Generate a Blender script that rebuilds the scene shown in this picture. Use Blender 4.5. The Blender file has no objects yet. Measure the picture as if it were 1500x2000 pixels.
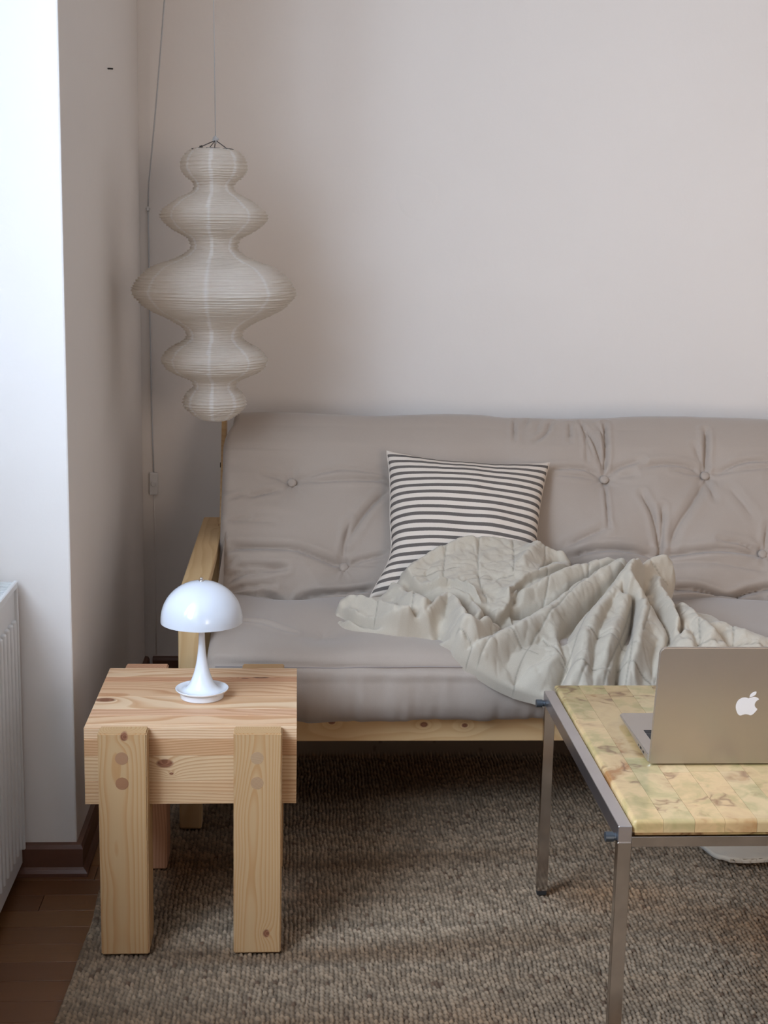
import bpy, bmesh, math, random
import numpy as np
from mathutils import Vector, Matrix

# ------------------------------------------------------------------ camera, world, lights, exposure
scene = bpy.context.scene
COL = scene.collection
R_ = math.radians
F_PX, CAM_H = 2750.0, 1.3
def camera():
    p, y, r = R_(10.8), R_(3.69), R_(1.15)
    fwd = Vector((math.sin(y)*math.cos(p), math.cos(y)*math.cos(p), -math.sin(p)))
    right = Vector((math.cos(y), -math.sin(y), 0)); up = right.cross(fwd)
    a = right*math.cos(r) + up*math.sin(r); b = up*math.cos(r) - right*math.sin(r)
    m = Matrix.Identity(4)
    for i in range(3):
        m[i][0], m[i][1], m[i][2] = a[i], b[i], -fwd[i]
    m[2][3] = CAM_H
    cd = bpy.data.cameras.new('camera'); co = bpy.data.objects.new('camera', cd); COL.objects.link(co)
    co.matrix_world = m; cd.sensor_fit = 'VERTICAL'; cd.sensor_height = 36; cd.sensor_width = 27
    cd.lens = F_PX/2000*36; cd.clip_start = .05; cd.clip_end = 60
    scene.camera = co
camera()
scene.view_settings.view_transform = 'Standard'; scene.view_settings.look = 'None'
scene.view_settings.gamma = 1; scene.view_settings.use_curve_mapping = False
scene.view_settings.exposure = -0.06
w = bpy.data.worlds.new('daylight'); scene.world = w; w.use_nodes = True
w.node_tree.nodes['Background'].inputs[0].default_value = (.62, .74, 1, 1)
w.node_tree.nodes['Background'].inputs[1].default_value = 1.2
def area(name, loc, aim, sx, sy, power, col, spread=180):
    l = bpy.data.lights.new(name, 'AREA'); l.shape = 'RECTANGLE'; l.size = sx; l.size_y = sy; l.energy = power; l.color = col
    l.spread = R_(spread)
    o = bpy.data.objects.new(name, l); COL.objects.link(o); o.location = loc
    o.rotation_euler = Vector(aim).to_track_quat('-Z', 'Y').to_euler()
    return o
# daylight entering the two tall windows of the left wall (the lamps stand just outside the panes)
area('window_daylight', (-.93, 1.45, 1.74), (1, 0, -.10), 1.0, 1.35, 108, (.60, .77, 1.0), 172)
area('near_window_daylight', (-.93, -.35, 1.66), (1, 0, 0), 1.4, 1.5, 8, (1.0, .93, .88), 180)
# added narrow-beam fill lamp behind the camera, aimed to brighten the back wall
area('front_fill_light', (1.85, -2.33, 1.35), (-.03, 1, .0), 1.3, 1.3, 11.5, (1.0, .84, .71), 54)

# ------------------------------------------------------------------ helpers
def link(o, parent=None):
    COL.objects.link(o)
    if parent is not None: o.parent = parent
    return o
def thing(name, label, cat, loc=(0, 0, 0), rz=0, group=None):
    o = bpy.data.objects.new(name, None); COL.objects.link(o); o.location = loc; o.rotation_euler = (0, 0, rz)
    o.empty_display_size = .1
    o['label'] = label; o['category'] = cat
    if group: o['group'] = group
    return o
def tag(o, label, cat, group=None):
    o['label'] = label; o['category'] = cat
    if group: o['group'] = group
    return o
def obj(name, me, mat, parent=None, smooth=False, label=None):
    if isinstance(me, bmesh.types.BMesh):
        bm = me; me = bpy.data.meshes.new(name); bmesh.ops.recalc_face_normals(bm, faces=bm.faces); bm.to_mesh(me); bm.free()
    if mat and not me.materials: me.materials.append(mat)
    if smooth: me.polygons.foreach_set('use_smooth', [True]*len(me.polygons))
    o = link(bpy.data.objects.new(name, me), parent)
    if label: o['label'] = label
    return o
def box(bm, x0, x1, y0, y1, z0, z1, bev=0, seg=1):
    r = bmesh.ops.create_cube(bm, size=1, matrix=Matrix.Translation(((x0+x1)/2, (y0+y1)/2, (z0+z1)/2)) @ Matrix.Diagonal((x1-x0, y1-y0, z1-z0, 1)))
    if bev:
        es = list({e for v in r['verts'] for e in v.link_edges})
        bmesh.ops.bevel(bm, geom=es, offset=bev, segments=seg, affect='EDGES', profile=.5)
    return bm
def bx(*a, **k): return box(bmesh.new(), *a, **k)
def tube(bm, pts, r, n=8, closed=False, caps=True):
    pts = [Vector(p) for p in pts]; rings = []; N = len(pts); nrm = None
    for i, p in enumerate(pts):
        if closed: t = (pts[(i+1) % N]-pts[i-1]).normalized()
        else: t = (pts[min(i+1, N-1)]-pts[max(i-1, 0)]).normalized()
        if nrm is None: nrm = t.orthogonal().normalized()
        nrm = (nrm-t*nrm.dot(t)).normalized(); b = t.cross(nrm); rr = r[i] if isinstance(r, (list, tuple)) else r
        rings.append([bm.verts.new(p+(nrm*math.cos(2*math.pi*k/n)+b*math.sin(2*math.pi*k/n))*rr) for k in range(n)])
    for i in range(N if closed else N-1):
        A, B = rings[i], rings[(i+1) % N]
        for k in range(n): bm.faces.new((A[k], A[(k+1) % n], B[(k+1) % n], B[k]))
    if caps and not closed: bm.faces.new(rings[0][::-1]); bm.faces.new(rings[-1])
    return bm
def lathe(bm, prof, n=64, cx=0, cy=0, cap=True):
    rings = []
    for r, z in prof:
        if r < 1e-5: rings.append([bm.verts.new((cx, cy, z))])
        else: rings.append([bm.verts.new((cx+r*math.cos(2*math.pi*k/n), cy+r*math.sin(2*math.pi*k/n), z)) for k in range(n)])
    for A, B in zip(rings, rings[1:]):
        for k in range(n):
            k2 = (k+1) % n
            if len(A) == 1 and len(B) == 1: continue
            if len(A) == 1: bm.faces.new((A[0], B[k2], B[k]))
            elif len(B) == 1: bm.faces.new((A[k], A[k2], B[0]))
            else: bm.faces.new((A[k], A[k2], B[k2], B[k]))
    return bm
def prism(bm, pts, y0, y1):
    """outline in x,z extruded along y"""
    A = [bm.verts.new((x, y0, z)) for x, z in pts]; B = [bm.verts.new((x, y1, z)) for x, z in pts]
    n = len(pts); bm.faces.new(A); bm.faces.new(B[::-1])
    for i in range(n): bm.faces.new((A[i], B[i], B[(i+1) % n], A[(i+1) % n]))
    return bm
def np_mesh(name, V, Fc, uv=None, col=None):
    me = bpy.data.meshes.new(name); V = np.asarray(V, np.float32).reshape(-1, 3); Fc = np.asarray(Fc, np.int32)
    me.vertices.add(len(V)); me.vertices.foreach_set('co', V.ravel())
    me.loops.add(Fc.size); me.loops.foreach_set('vertex_index', Fc.ravel())
    me.polygons.add(len(Fc)); me.polygons.foreach_set('loop_start', np.arange(0, Fc.size, 4, dtype=np.int32))
    me.polygons.foreach_set('loop_total', np.full(len(Fc), 4, np.int32)) if bpy.app.version < (4, 1, 0) else None
    me.update(calc_edges=True)
    if uv is not None:
        l = me.uv_layers.new(name='UVMap'); l.data.foreach_set('uv', np.asarray(uv, np.float32)[Fc.ravel()].ravel())
    if col is not None:
        a = me.color_attributes.new('Col', 'FLOAT_COLOR', 'POINT'); a.data.foreach_set('color', np.c_[col, np.ones(len(col))].astype(np.float32).ravel())
    me.polygons.foreach_set('use_smooth', np.ones(len(Fc), bool)); me.validate()
    return me
def gridf(n, m, wrap=False):
    i = np.arange(n-1)[:, None]; j = np.arange(m if wrap else m-1)[None, :]; j2 = (j+1) % m
    return np.stack([i*m+j, (i+1)*m+j, (i+1)*m+j2, i*m+j2], -1).reshape(-1, 4)
def noise2(x, y, seed=0):
    """smooth value noise in -1..1"""
    rs = np.random.RandomState(seed); T = rs.rand(256, 256)*2-1
    xi = np.floor(x).astype(int); yi = np.floor(y).astype(int); fx = x-xi; fy = y-yi
    fx = fx*fx*(3-2*fx); fy = fy*fy*(3-2*fy); g = lambda a, b: T[a % 256, b % 256]
    return (g(xi, yi)*(1-fx)+g(xi+1, yi)*fx)*(1-fy)+(g(xi, yi+1)*(1-fx)+g(xi+1, yi+1)*fx)*fy
def polydist(px, py, pts, cut):
    """distance and side of points to a polyline; far points keep a big distance"""
    D = np.full(px.shape, 1e3); S = np.ones(px.shape)
    P = np.array(pts, float)
    sel = np.where((px > P[:, 0].min()-cut) & (px < P[:, 0].max()+cut) & (py > P[:, 1].min()-cut) & (py < P[:, 1].max()+cut))[0]
    if not len(sel): return D, S
    x, y = px[sel], py[sel]; d = np.full(x.shape, 1e3); s = np.ones(x.shape)
    for (x0, y0), (x1, y1) in zip(P[:-1], P[1:]):
        dx, dy = x1-x0, y1-y0; t = np.clip(((x-x0)*dx+(y-y0)*dy)/(dx*dx+dy*dy+1e-12), 0, 1)
        e = np.hypot(x-x0-t*dx, y-y0-t*dy); b = e < d; d[b] = e[b]; s[b] = np.sign(dx*(y-y0)-dy*(x-x0))[b]
    D[sel] = d; S[sel] = s
    return D, S
def smooth_poly(pts, n=5):
    P = np.array(pts, float)
    if len(P) < 3: return P
    P = np.vstack([2*P[0]-P[1], P, 2*P[-1]-P[-2]]); out = []
    for i in range(1, len(P)-2):
        p0, p1, p2, p3 = P[i-1:i+3]
        for k in range(n):
            t = k/n; out.append(.5*(2*p1+(p2-p0)*t+(2*p0-5*p1+4*p2-p3)*t*t+(3*p1-p0-3*p2+p3)*t**3))
    out.append(P[-2]); return np.array(out)

# ------------------------------------------------------------------ materials
def new_mat(name):
    m = bpy.data.materials.new(name); m.use_nodes = True; nt = m.node_tree
    return m, nt, nt.nodes['Principled BSDF']
def N(nt, typ, **kw):
    n = nt.nodes.new(typ)
    for k, v in kw.items():
        if k.startswith('i_'):
            key = k[2:]; n.inputs[int(key) if key.isdigit() else key].default_value = v
        else: setattr(n, k, v)
    return n
def math_(nt, op, a, b=None, clamp=False):
    n = nt.nodes.new('ShaderNodeMath'); n.operation = op; n.use_clamp = clamp
    for i, v in enumerate((a, b)):
        if v is None: continue
        if isinstance(v, (int, float)): n.inputs[i].default_value = v
        else: nt.links.new(v, n.inputs[i])
    return n.outputs[0]
def ramp(nt, fac, stops):
    n = nt.nodes.new('ShaderNodeValToRGB'); cr = n.color_ramp
    while len(cr.elements) < len(stops): cr.elements.new(.5)
    for e, (p, c) in zip(cr.elements, stops): e.position = p; e.color = (*c, 1)
    nt.links.new(fac, n.inputs[0]); return n.outputs[0]
def mixc(nt, fac, a, b, mode='MIX'):
    n = nt.nodes.new('ShaderNodeMix'); n.data_type = 'RGBA'; n.blend_type = mode
    for s, v in ((n.inputs[0], fac), (n.inputs[6], a), (n.inputs[7], b)):
        if isinstance(v, (int, float)): s.default_value = v
        elif isinstance(v, tuple): s.default_value = (*v, 1)
        else: nt.links.new(v, s)
    return n.outputs[2]
def bump(nt, bsdf, h, strength=.3, dist=.002):
    b = nt.nodes.new('ShaderNodeBump'); b.inputs['Strength'].default_value = strength; b.inputs['Distance'].default_value = dist
    nt.links.new(h, b.inputs['Height']); nt.links.new(b.outputs[0], bsdf.inputs['Normal'])
def coords(nt, scale=(1, 1, 1), which='Object', rand=0.0):
    tc = nt.nodes.new('ShaderNodeTexCoord'); mp = nt.nodes.new('ShaderNodeMapping'); mp.inputs['Scale'].default_value = scale
    nt.links.new(tc.outputs[which], mp.inputs[0])
    if rand:
        oi = nt.nodes.new('ShaderNodeObjectInfo'); v = nt.nodes.new('ShaderNodeVectorMath'); v.operation = 'MULTIPLY'
        c = nt.nodes.new('ShaderNodeCombineXYZ')
        r = oi.outputs['Random']
        nt.links.new(r, c.inputs[0]); nt.links.new(math_(nt, 'FRACT', math_(nt, 'MULTIPLY', r, 17.3)), c.inputs[1]); nt.links.new(math_(nt, 'FRACT', math_(nt, 'MULTIPLY', r, 41.7)), c.inputs[2])
        nt.links.new(c.outputs[0], v.inputs[0]); v.inputs[1].default_value = (rand,)*3
        nt.links.new(v.outputs[0], mp.inputs['Location'])
    return mp.outputs[0]
def noise(nt, vec, scale, detail=3, rough=.55, out=0):
    n = nt.nodes.new('ShaderNodeTexNoise'); n.inputs['Scale'].default_value = scale; n.inputs['Detail'].default_value = detail; n.inputs['Roughness'].default_value = rough
    nt.links.new(vec, n.inputs['Vector']); return n.outputs[out]
def plain(name, col, rough=.5, metal=0, var=.06, nscale=30, bmp=0, spec=.5, coat=0):
    m, nt, b = new_mat(name); v = coords(nt); nz = noise(nt, v, nscale)
    c = ramp(nt, nz, [(.3, tuple(x*(1-var) for x in col)), (.7, tuple(min(1, x*(1+var)) for x in col))])
    nt.links.new(c, b.inputs['Base Color']); b.inputs['Roughness'].default_value = rough; b.inputs['Metallic'].default_value = metal
    b.inputs['Specular IOR Level'].default_value = spec; b.inputs['Coat Weight'].default_value = coat
    if bmp: bump(nt, b, nz, bmp, .002)
    return m
def plaster(name, col):
    m, nt, b = new_mat(name); v = coords(nt)
    big = noise(nt, v, 1.6, 4, .6); fine = noise(nt, v, 60, 4, .6)
    c = ramp(nt, big, [(.3, tuple(x*.975 for x in col)), (.7, col)])
    nt.links.new(c, b.inputs['Base Color']); b.inputs['Roughness'].default_value = .75; b.inputs['Specular IOR Level'].default_value = .25
    mid = noise(nt, v, 5, 3, .5)
    bump(nt, b, math_(nt, 'ADD', math_(nt, 'MULTIPLY', mid, 3.0), math_(nt, 'MULTIPLY', fine, .25)), .35, .004)
    return m
def pine(name, axis='X', light=(.72, .50, .29), late=(.52, .29, .12), knots=(), freq=115, tone=.16, rand=1.0, contrast=1.0, centre=(.03, .05)):
    """pine: growth rings cut by the board, knots that bend the rings"""
    m, nt, b = new_mat(name); tc = nt.nodes.new('ShaderNodeTexCoord'); P = tc.outputs['Object']
    oi = nt.nodes.new('ShaderNodeObjectInfo'); r = oi.outputs['Random']
    sep = nt.nodes.new('ShaderNodeSeparateXYZ'); nt.links.new(P, sep.inputs[0])
    i = 'XYZ'.index(axis); g = sep.outputs[i]; u, v = [sep.outputs[k] for k in range(3) if k != i]
    r2 = math_(nt, 'FRACT', math_(nt, 'MULTIPLY', r, 13.7)); r3 = math_(nt, 'FRACT', math_(nt, 'MULTIPLY', r, 57.1))
    cmb = nt.nodes.new('ShaderNodeCombineXYZ')
    nt.links.new(math_(nt, 'ADD', math_(nt, 'MULTIPLY', g, 2.2), math_(nt, 'MULTIPLY', r, 9*rand)), cmb.inputs[0]); nt.links.new(math_(nt, 'MULTIPLY', u, 6), cmb.inputs[1]); nt.links.new(math_(nt, 'MULTIPLY', v, 6), cmb.inputs[2])
    wob = noise(nt, cmb.outputs[0], 1.0, 2, .45)
    wo = math_(nt, 'MULTIPLY', math_(nt, 'SUBTRACT', wob, .5), .055)
    uu = math_(nt, 'ADD', math_(nt, 'ADD', u, wo), math_(nt, 'MULTIPLY', math_(nt, 'SUBTRACT', r2, .5), .16*rand)); uu = math_(nt, 'ADD', uu, centre[0])
    vv = math_(nt, 'ADD', math_(nt, 'ADD', v, wo), math_(nt, 'MULTIPLY', math_(nt, 'SUBTRACT', r3, .5), .16*rand)); vv = math_(nt, 'ADD', vv, centre[1])
    rad = math_(nt, 'SQRT', math_(nt, 'ADD', math_(nt, 'MULTIPLY', uu, uu), math_(nt, 'MULTIPLY', vv, vv)))
    ring = math_(nt, 'MULTIPLY', rad, freq*1.7); kn = None
    for (kx, ky, kz, rx, ry, rz) in knots:
        s = nt.nodes.new('ShaderNodeVectorMath'); s.operation = 'SUBTRACT'; nt.links.new(P, s.inputs[0]); s.inputs[1].default_value = (kx, ky, kz)
        d = nt.nodes.new('ShaderNodeVectorMath'); d.operation = 'DIVIDE'; nt.links.new(s.outputs[0], d.inputs[0]); d.inputs[1].default_value = (rx, ry, rz)
        l = nt.nodes.new('ShaderNodeVectorMath'); l.operation = 'LENGTH'; nt.links.new(d.outputs[0], l.inputs[0]); L = l.outputs['Value']
        ring = math_(nt, 'ADD', ring, math_(nt, 'MULTIPLY', math_(nt, 'EXPONENT', math_(nt, 'MULTIPLY', L, -.55)), 3.5))
        k = math_(nt, 'SUBTRACT', 1, math_(nt, 'MULTIPLY', math_(nt, 'SUBTRACT', L, .8), 3.0, clamp=True), clamp=True)
        kn = k if kn is None else math_(nt, 'MAXIMUM', kn, k)
    fr = math_(nt, 'FRACT', ring)
    lw = ramp(nt, fr, [(0, (0, 0, 0)), (.45, (.12,)*3), (.82, (.85*contrast,)*3), (.93, (.7*contrast,)*3), (1, (0, 0, 0))])
    fib = nt.nodes.new('ShaderNodeCombineXYZ')
    nt.links.new(math_(nt, 'MULTIPLY', g, 6), fib.inputs[0]); nt.links.new(math_(nt, 'MULTIPLY', u, 420), fib.inputs[1]); nt.links.new(math_(nt, 'MULTIPLY', v, 420), fib.inputs[2])
    fn = noise(nt, fib.outputs[0], 1.0, 2, .6)
    base = mixc(nt, math_(nt, 'MULTIPLY', lw, .95), light, late)
    tonec = mixc(nt, math_(nt, 'MULTIPLY', r2, tone*5), (1.05, 1.03, 1.0), (.86, .66, .54)); base = mixc(nt, 1.0, base, tonec, 'MULTIPLY')
    base = mixc(nt, math_(nt, 'MULTIPLY', fn, .22), base, (late[0]*.9, late[1]*.9, late[2]*.9))
    if kn is not None:
        kc = mixc(nt, lw, (.20, .075, .035), (.34, .15, .08)); base = mixc(nt, kn, base, kc)
    nt.links.new(base, b.inputs['Base Color']); b.inputs['Roughness'].default_value = .52; b.inputs['Specular IOR Level'].default_value = .35
    bump(nt, b, math_(nt, 'ADD', lw, fn), .08, .0006)
    return m
def cloth(name, col, scale=900, var=.10, rough=.95, big=.05, attr=False):
    m, nt, b = new_mat(name); v = coords(nt); n1 = noise(nt, v, scale, 2, .6); n2 = noise(nt, v, 7, 3, .6)
    c = mixc(nt, n1, tuple(x*(1-var) for x in col), tuple(min(1, x*(1+var)) for x in col))
    c = mixc(nt, math_(nt, 'MULTIPLY', n2, big*4), c, tuple(x*.86 for x in col))
    nt.links.new(c, b.inputs['Base Color']); b.inputs['Roughness'].default_value = rough; b.inputs['Specular IOR Level'].default_value = .15
    b.inputs['Sheen Weight'].default_value = .25; b.inputs['Sheen Roughness'].default_value = .5
    bump(nt, b, n1, .25, .0008)
    return m
M = {}
M['wall'] = plaster('wall_paint', (.83, .762, .70))
M['far_wall'] = plaster('far_wall_paint', (.42, .35, .29))
M['right_wall'] = plaster('right_wall_paint', (.76, .66, .57))
M['ceiling'] = plaster('ceiling_paint', (.80, .75, .70))
M['white_metal'] = plain('white_enamel', (.78, .77, .75), .35, var=.01)
M['white_gloss'] = plain('white_gloss', (.84, .85, .88), .16, var=.01, coat=.3)
M['base_brown'] = plain('brown_baseboard', (.13, .055, .032), .4, var=.15, nscale=8)
M['chrome'] = plain('brushed_chrome', (.58, .54, .51), .12, 1, var=.16, nscale=14)
M['steel'] = plain('steel_rail', (.62, .60, .61), .32, 1, var=.05, nscale=9)
M['bolt'] = plain('dark_bolt', (.10, .115, .13), .35, .7)
M['rubber'] = plain('black_rubber', (.012, .012, .012), .6)
M['alu'] = plain('aluminium', (.56, .50, .44), .36, .85, var=.01)
M['key'] = plain('black_keys', (.012, .012, .013), .5)
M['emblem'] = plain('white_emblem', (.86, .82, .80), .3, var=.01)
M['wire'] = plain('dark_wire', (.10, .095, .09), .4, .6)
M['cord'] = plain('grey_cord', (.52, .51, .51), .5, var=.02)
M['switch'] = plain('switch_plastic', (.72, .69, .66), .4, var=.01)
M['hole'] = plain('dark_hole', (.02, .015, .012), .8)
M['mattress'] = cloth('taupe_cotton', (.405, .328, .268), 700, .07, big=.02)
M['blanket'] = cloth('grey_linen', (.53, .45, .35), 520, .10, big=.04)
M['seam'] = cloth('taupe_seam', (.30, .25, .23), 700)

# ------------------------------------------------------------------ shape data, in metres
MP = [[3.06,0.262],[2.975,0.268],[2.942,0.3],[2.937,0.345],[2.95,0.385],[2.985,0.408],[3.08,0.42],[3.22,0.428],[3.34,0.427],[3.405,0.418],[3.432,0.428],[3.452,0.462],[3.5,0.532],[3.57,0.625],[3.65,0.728],[3.705,0.798],[3.742,0.826],[3.785,0.838],[3.835,0.828],[3.862,0.8]]
MF = [[-0.006,0.008,[[-0.082,1.055],[-0.05,1.05],[-0.022,1.044]]],[-0.005,0.009,[[0.003,1.046],[0.049,1.053],[0.121,1.066],[0.239,1.059]]],[-0.008,0.009,[[0.007,1.04],[0.067,1.035],[0.156,1.036],[0.242,1.045]]],[-0.007,0.009,[[-0.126,0.979],[-0.085,0.995],[-0.043,1.012]]],[-0.006,0.008,[[-0.165,0.975],[-0.127,0.989]]],[-0.005,0.009,[[-0.167,0.912],[-0.115,0.922]]],[-0.004,0.009,[[-0.16,0.91],[-0.055,0.911]]],[-0.007,0.01,[[0.126,0.811],[0.126,0.849],[0.14,0.907]]],[-0.009,0.012,[[0.14,0.872],[0.172,0.927],[0.208,0.974],[0.237,1.002]]],[-0.013,0.012,[[-0.158,0.839],[-0.089,0.84],[-0.002,0.837],[0.05,0.822],[0.094,0.809],[0.119,0.806]]],[-0.01,0.009,[[0.136,0.808],[0.181,0.815],[0.23,0.821]]],[-0.006,0.008,[[0.139,0.802],[0.188,0.799],[0.23,0.801]]],[-0.008,0.008,[[-0.17,0.791],[-0.147,0.806]]],[-0.01,0.009,[[-0.169,0.762],[-0.129,0.776]]],[-0.009,0.009,[[-0.149,0.786],[-0.088,0.788],[-0.019,0.786]]],[-0.008,0.01,[[-0.165,0.744],[-0.122,0.769],[-0.033,0.783]]],[-0.008,0.009,[[-0.162,0.726],[-0.121,0.737],[-0.053,0.744]]],[-0.006,0.009,[[-0.165,0.715],[-0.135,0.733]]],[-0.018,0.01,[[-0.077,0.719],[-0.042,0.707],[-0.008,0.69],[0.022,0.712],[0.084,0.722],[0.201,0.733]]],[-0.008,0.015,[[-0.154,0.707],[-0.077,0.717]]],[-0.004,0.01,[[-0.126,0.415],[-0.072,0.401],[-0.004,0.361]]],[-0.008,0.009,[[0.671,1.071],[0.754,1.08],[0.803,1.065]]],[-0.004,0.008,[[0.667,1.056],[0.751,1.054],[0.802,1.055]]],[-0.01,0.008,[[0.819,1.071],[0.825,1.138],[0.836,1.238]]],[-0.008,0.008,[[0.814,1.086],[0.8,1.138],[0.78,1.212]]],[-0.006,0.007,[[0.789,1.117],[0.779,1.164],[0.772,1.247]]],[-0.004,0.007,[[0.773,1.192],[0.773,1.096]]],[-0.005,0.007,[[0.816,1.229],[0.825,1.159]]],[-0.007,0.009,[[0.831,1.071],[0.869,1.089],[0.921,1.099]]],[-0.004,0.008,[[0.839,1.063],[0.898,1.057]]],[-0.008,0.01,[[0.919,1.082],[0.984,1.091],[1.044,1.089],[1.079,1.073]]],[-0.004,0.008,[[0.996,1.073],[1.078,1.065]]],[-0.01,0.009,[[1.092,1.084],[1.097,1.141],[1.106,1.203]]],[-0.004,0.009,[[1.065,1.151],[1.086,1.089]]],[-0.007,0.009,[[1.121,1.074],[1.194,1.098],[1.264,1.102]]],[-0.004,0.008,[[1.12,1.07],[1.261,1.08]]],[-0.006,0.006,[[0.818,1.045],[0.812,0.974],[0.808,0.899]]],[-0.007,0.012,[[0.803,0.899],[0.759,0.88],[0.704,0.855]]],[-0.008,0.01,[[0.906,1.0],[0.93,0.935],[0.941,0.861],[0.942,0.837]]],[-0.007,0.009,[[0.956,0.96],[0.951,0.896],[0.945,0.837]]],[-0.007,0.014,[[1.085,1.048],[1.039,0.976],[0.99,0.906],[0.972,0.862]]],[-0.005,0.009,[[1.092,1.048],[1.1,0.987]]],[-0.004,0.014,[[1.146,1.018],[1.194,0.937]]],[-0.014,0.011,[[0.71,0.826],[0.755,0.836],[0.822,0.841],[0.893,0.837],[0.933,0.83]]],[-0.014,0.011,[[0.951,0.833],[1.023,0.838],[1.109,0.843],[1.203,0.839]]],[-0.009,0.01,[[1.099,0.867],[1.152,0.863],[1.204,0.849]]],[-0.006,0.009,[[1.219,0.854],[1.231,0.913]]],[-0.018,0.01,[[0.96,0.739],[1.017,0.737],[1.056,0.726],[1.103,0.712],[1.159,0.731],[1.213,0.743],[1.267,0.745]]],[-0.005,0.012,[[0.958,0.814],[1.086,0.805],[1.219,0.787]]],[-0.005,0.007,[[0.591,1.255],[0.581,1.161]]],[-0.004,0.007,[[0.628,1.256],[0.617,1.209]]],[-0.005,0.008,[[0.692,1.245],[0.671,1.19],[0.636,1.156]]],[-0.005,0.008,[[0.742,1.236],[0.73,1.158]]],[-0.003,0.008,[[0.659,1.244],[0.643,1.19]]],[-0.004,0.006,[[-0.176,0.23],[-0.059,0.226],[0.052,0.224],[0.208,0.219],[0.366,0.217],[0.479,0.216],[0.649,0.216],[0.937,0.22]]]]
BT = [[-0.008,1.039],[0.264,1.044],[0.538,1.048],[0.817,1.054],[1.089,1.068],[1.372,1.079],[0.126,0.798],[0.397,0.804],[0.667,0.813],[0.941,0.824],[1.214,0.841]]
DM = [[-0.009,0.702],[0.29,0.708],[0.589,0.709],[0.905,0.714],[1.199,0.727],[0.067,0.363],[0.359,0.381],[0.645,0.39],[0.949,0.403]]
BC = [[0.0928,0.2267,-0.0619],[0.1309,0.345,-0.1142],[0.1739,0.3593,-0.1205],[0.2179,0.4017,-0.1392],[0.1719,0.1124,-0.0256],[0.2571,0.0919,-0.0187],[0.3196,0.0684,-0.0138],[0.2357,0.3598,-0.0764],[0.2604,0.386,-0.0666],[0.3617,0.4482,-0.0248],[0.5169,0.4684,-0.0038],[0.6105,0.4515,-0.0174],[0.6843,0.4272,-0.0476],[0.7357,0.3718,-0.0246],[0.8131,0.353,-0.0177],[0.9186,0.3542,-0.0148],[0.5215,0.3451,-0.0107],[0.4151,0.2675,-0.0131],[0.5,0.1699,-0.0113],[0.3283,0.228,-0.0283],[0.6012,0.2172,-0.0033],[0.6908,0.2517,0.0006],[0.8128,0.252,0.0012],[0.4814,0.028,0.0014],[0.5996,0.0575,0.0065],[0.7312,0.146,0.0088],[0.7571,-0.0123,0.0216],[0.5825,-0.0572,0.0017],[0.6947,-0.0674,-0.0114],[0.9209,-0.0501,0.0103],[1.0347,-0.0501,0.0104],[0.4245,-0.0472,-0.0029],[0.5116,-0.0739,-0.0263],[0.7951,-0.0799,-0.0224],[1.0339,-0.0846,-0.033],[1.1956,-0.0815,-0.0359],[1.195,-0.05,0.0106],[0.346,0.0046,0.0209],[0.9086,0.2688,-0.0532],[0.9751,0.1563,-0.0089],[1.0538,0.0357,0.0334],[1.2089,0.0131,0.0379],[0.8802,0.0391,0.0374],[0.9879,0.0069,0.0352],[0.2034,0.1462,0.0065],[0.2567,0.0967,0.0393],[0.3339,0.0584,0.0343]]
OB = [[0.0928,0.2269],[0.0985,0.2634],[0.1126,0.288],[0.1407,0.296],[0.1683,0.2732],[0.2082,0.2793],[0.2357,0.3594],[0.261,0.3922],[0.304,0.43],[0.3617,0.4486],[0.422,0.4672],[0.4689,0.4703],[0.5169,0.4685],[0.5702,0.4627],[0.6105,0.4519],[0.6477,0.4491],[0.676,0.441],[0.6836,0.4234],[0.678,0.395],[0.6837,0.3728],[0.7366,0.3756],[0.7763,0.375],[0.8068,0.365],[0.8223,0.3488],[0.8486,0.3543],[0.8784,0.359],[0.9057,0.3584],[0.9198,0.3532],[0.9214,0.3294],[0.9119,0.3052],[0.9035,0.2836],[0.9077,0.2656],[0.9203,0.2416],[0.9554,0.2194],[0.975,0.1561],[0.9877,0.0762],[1.0198,0.0511],[1.0537,0.0354],[1.1188,0.0221],[1.2088,0.013],[1.1948,-0.0929],[1.0327,-0.099],[0.7921,-0.1068],[0.5993,-0.1147],[0.5407,-0.0878],[0.5116,-0.0742],[0.4756,-0.0627],[0.4245,-0.0472],[0.3733,-0.0206],[0.3481,0.0018],[0.3424,0.0197],[0.3172,0.0494],[0.2997,0.0717],[0.2886,0.0837],[0.2565,0.0845],[0.2345,0.0823],[0.2186,0.0877],[0.1719,0.1123],[0.1248,0.1463],[0.0989,0.1829]]
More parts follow.
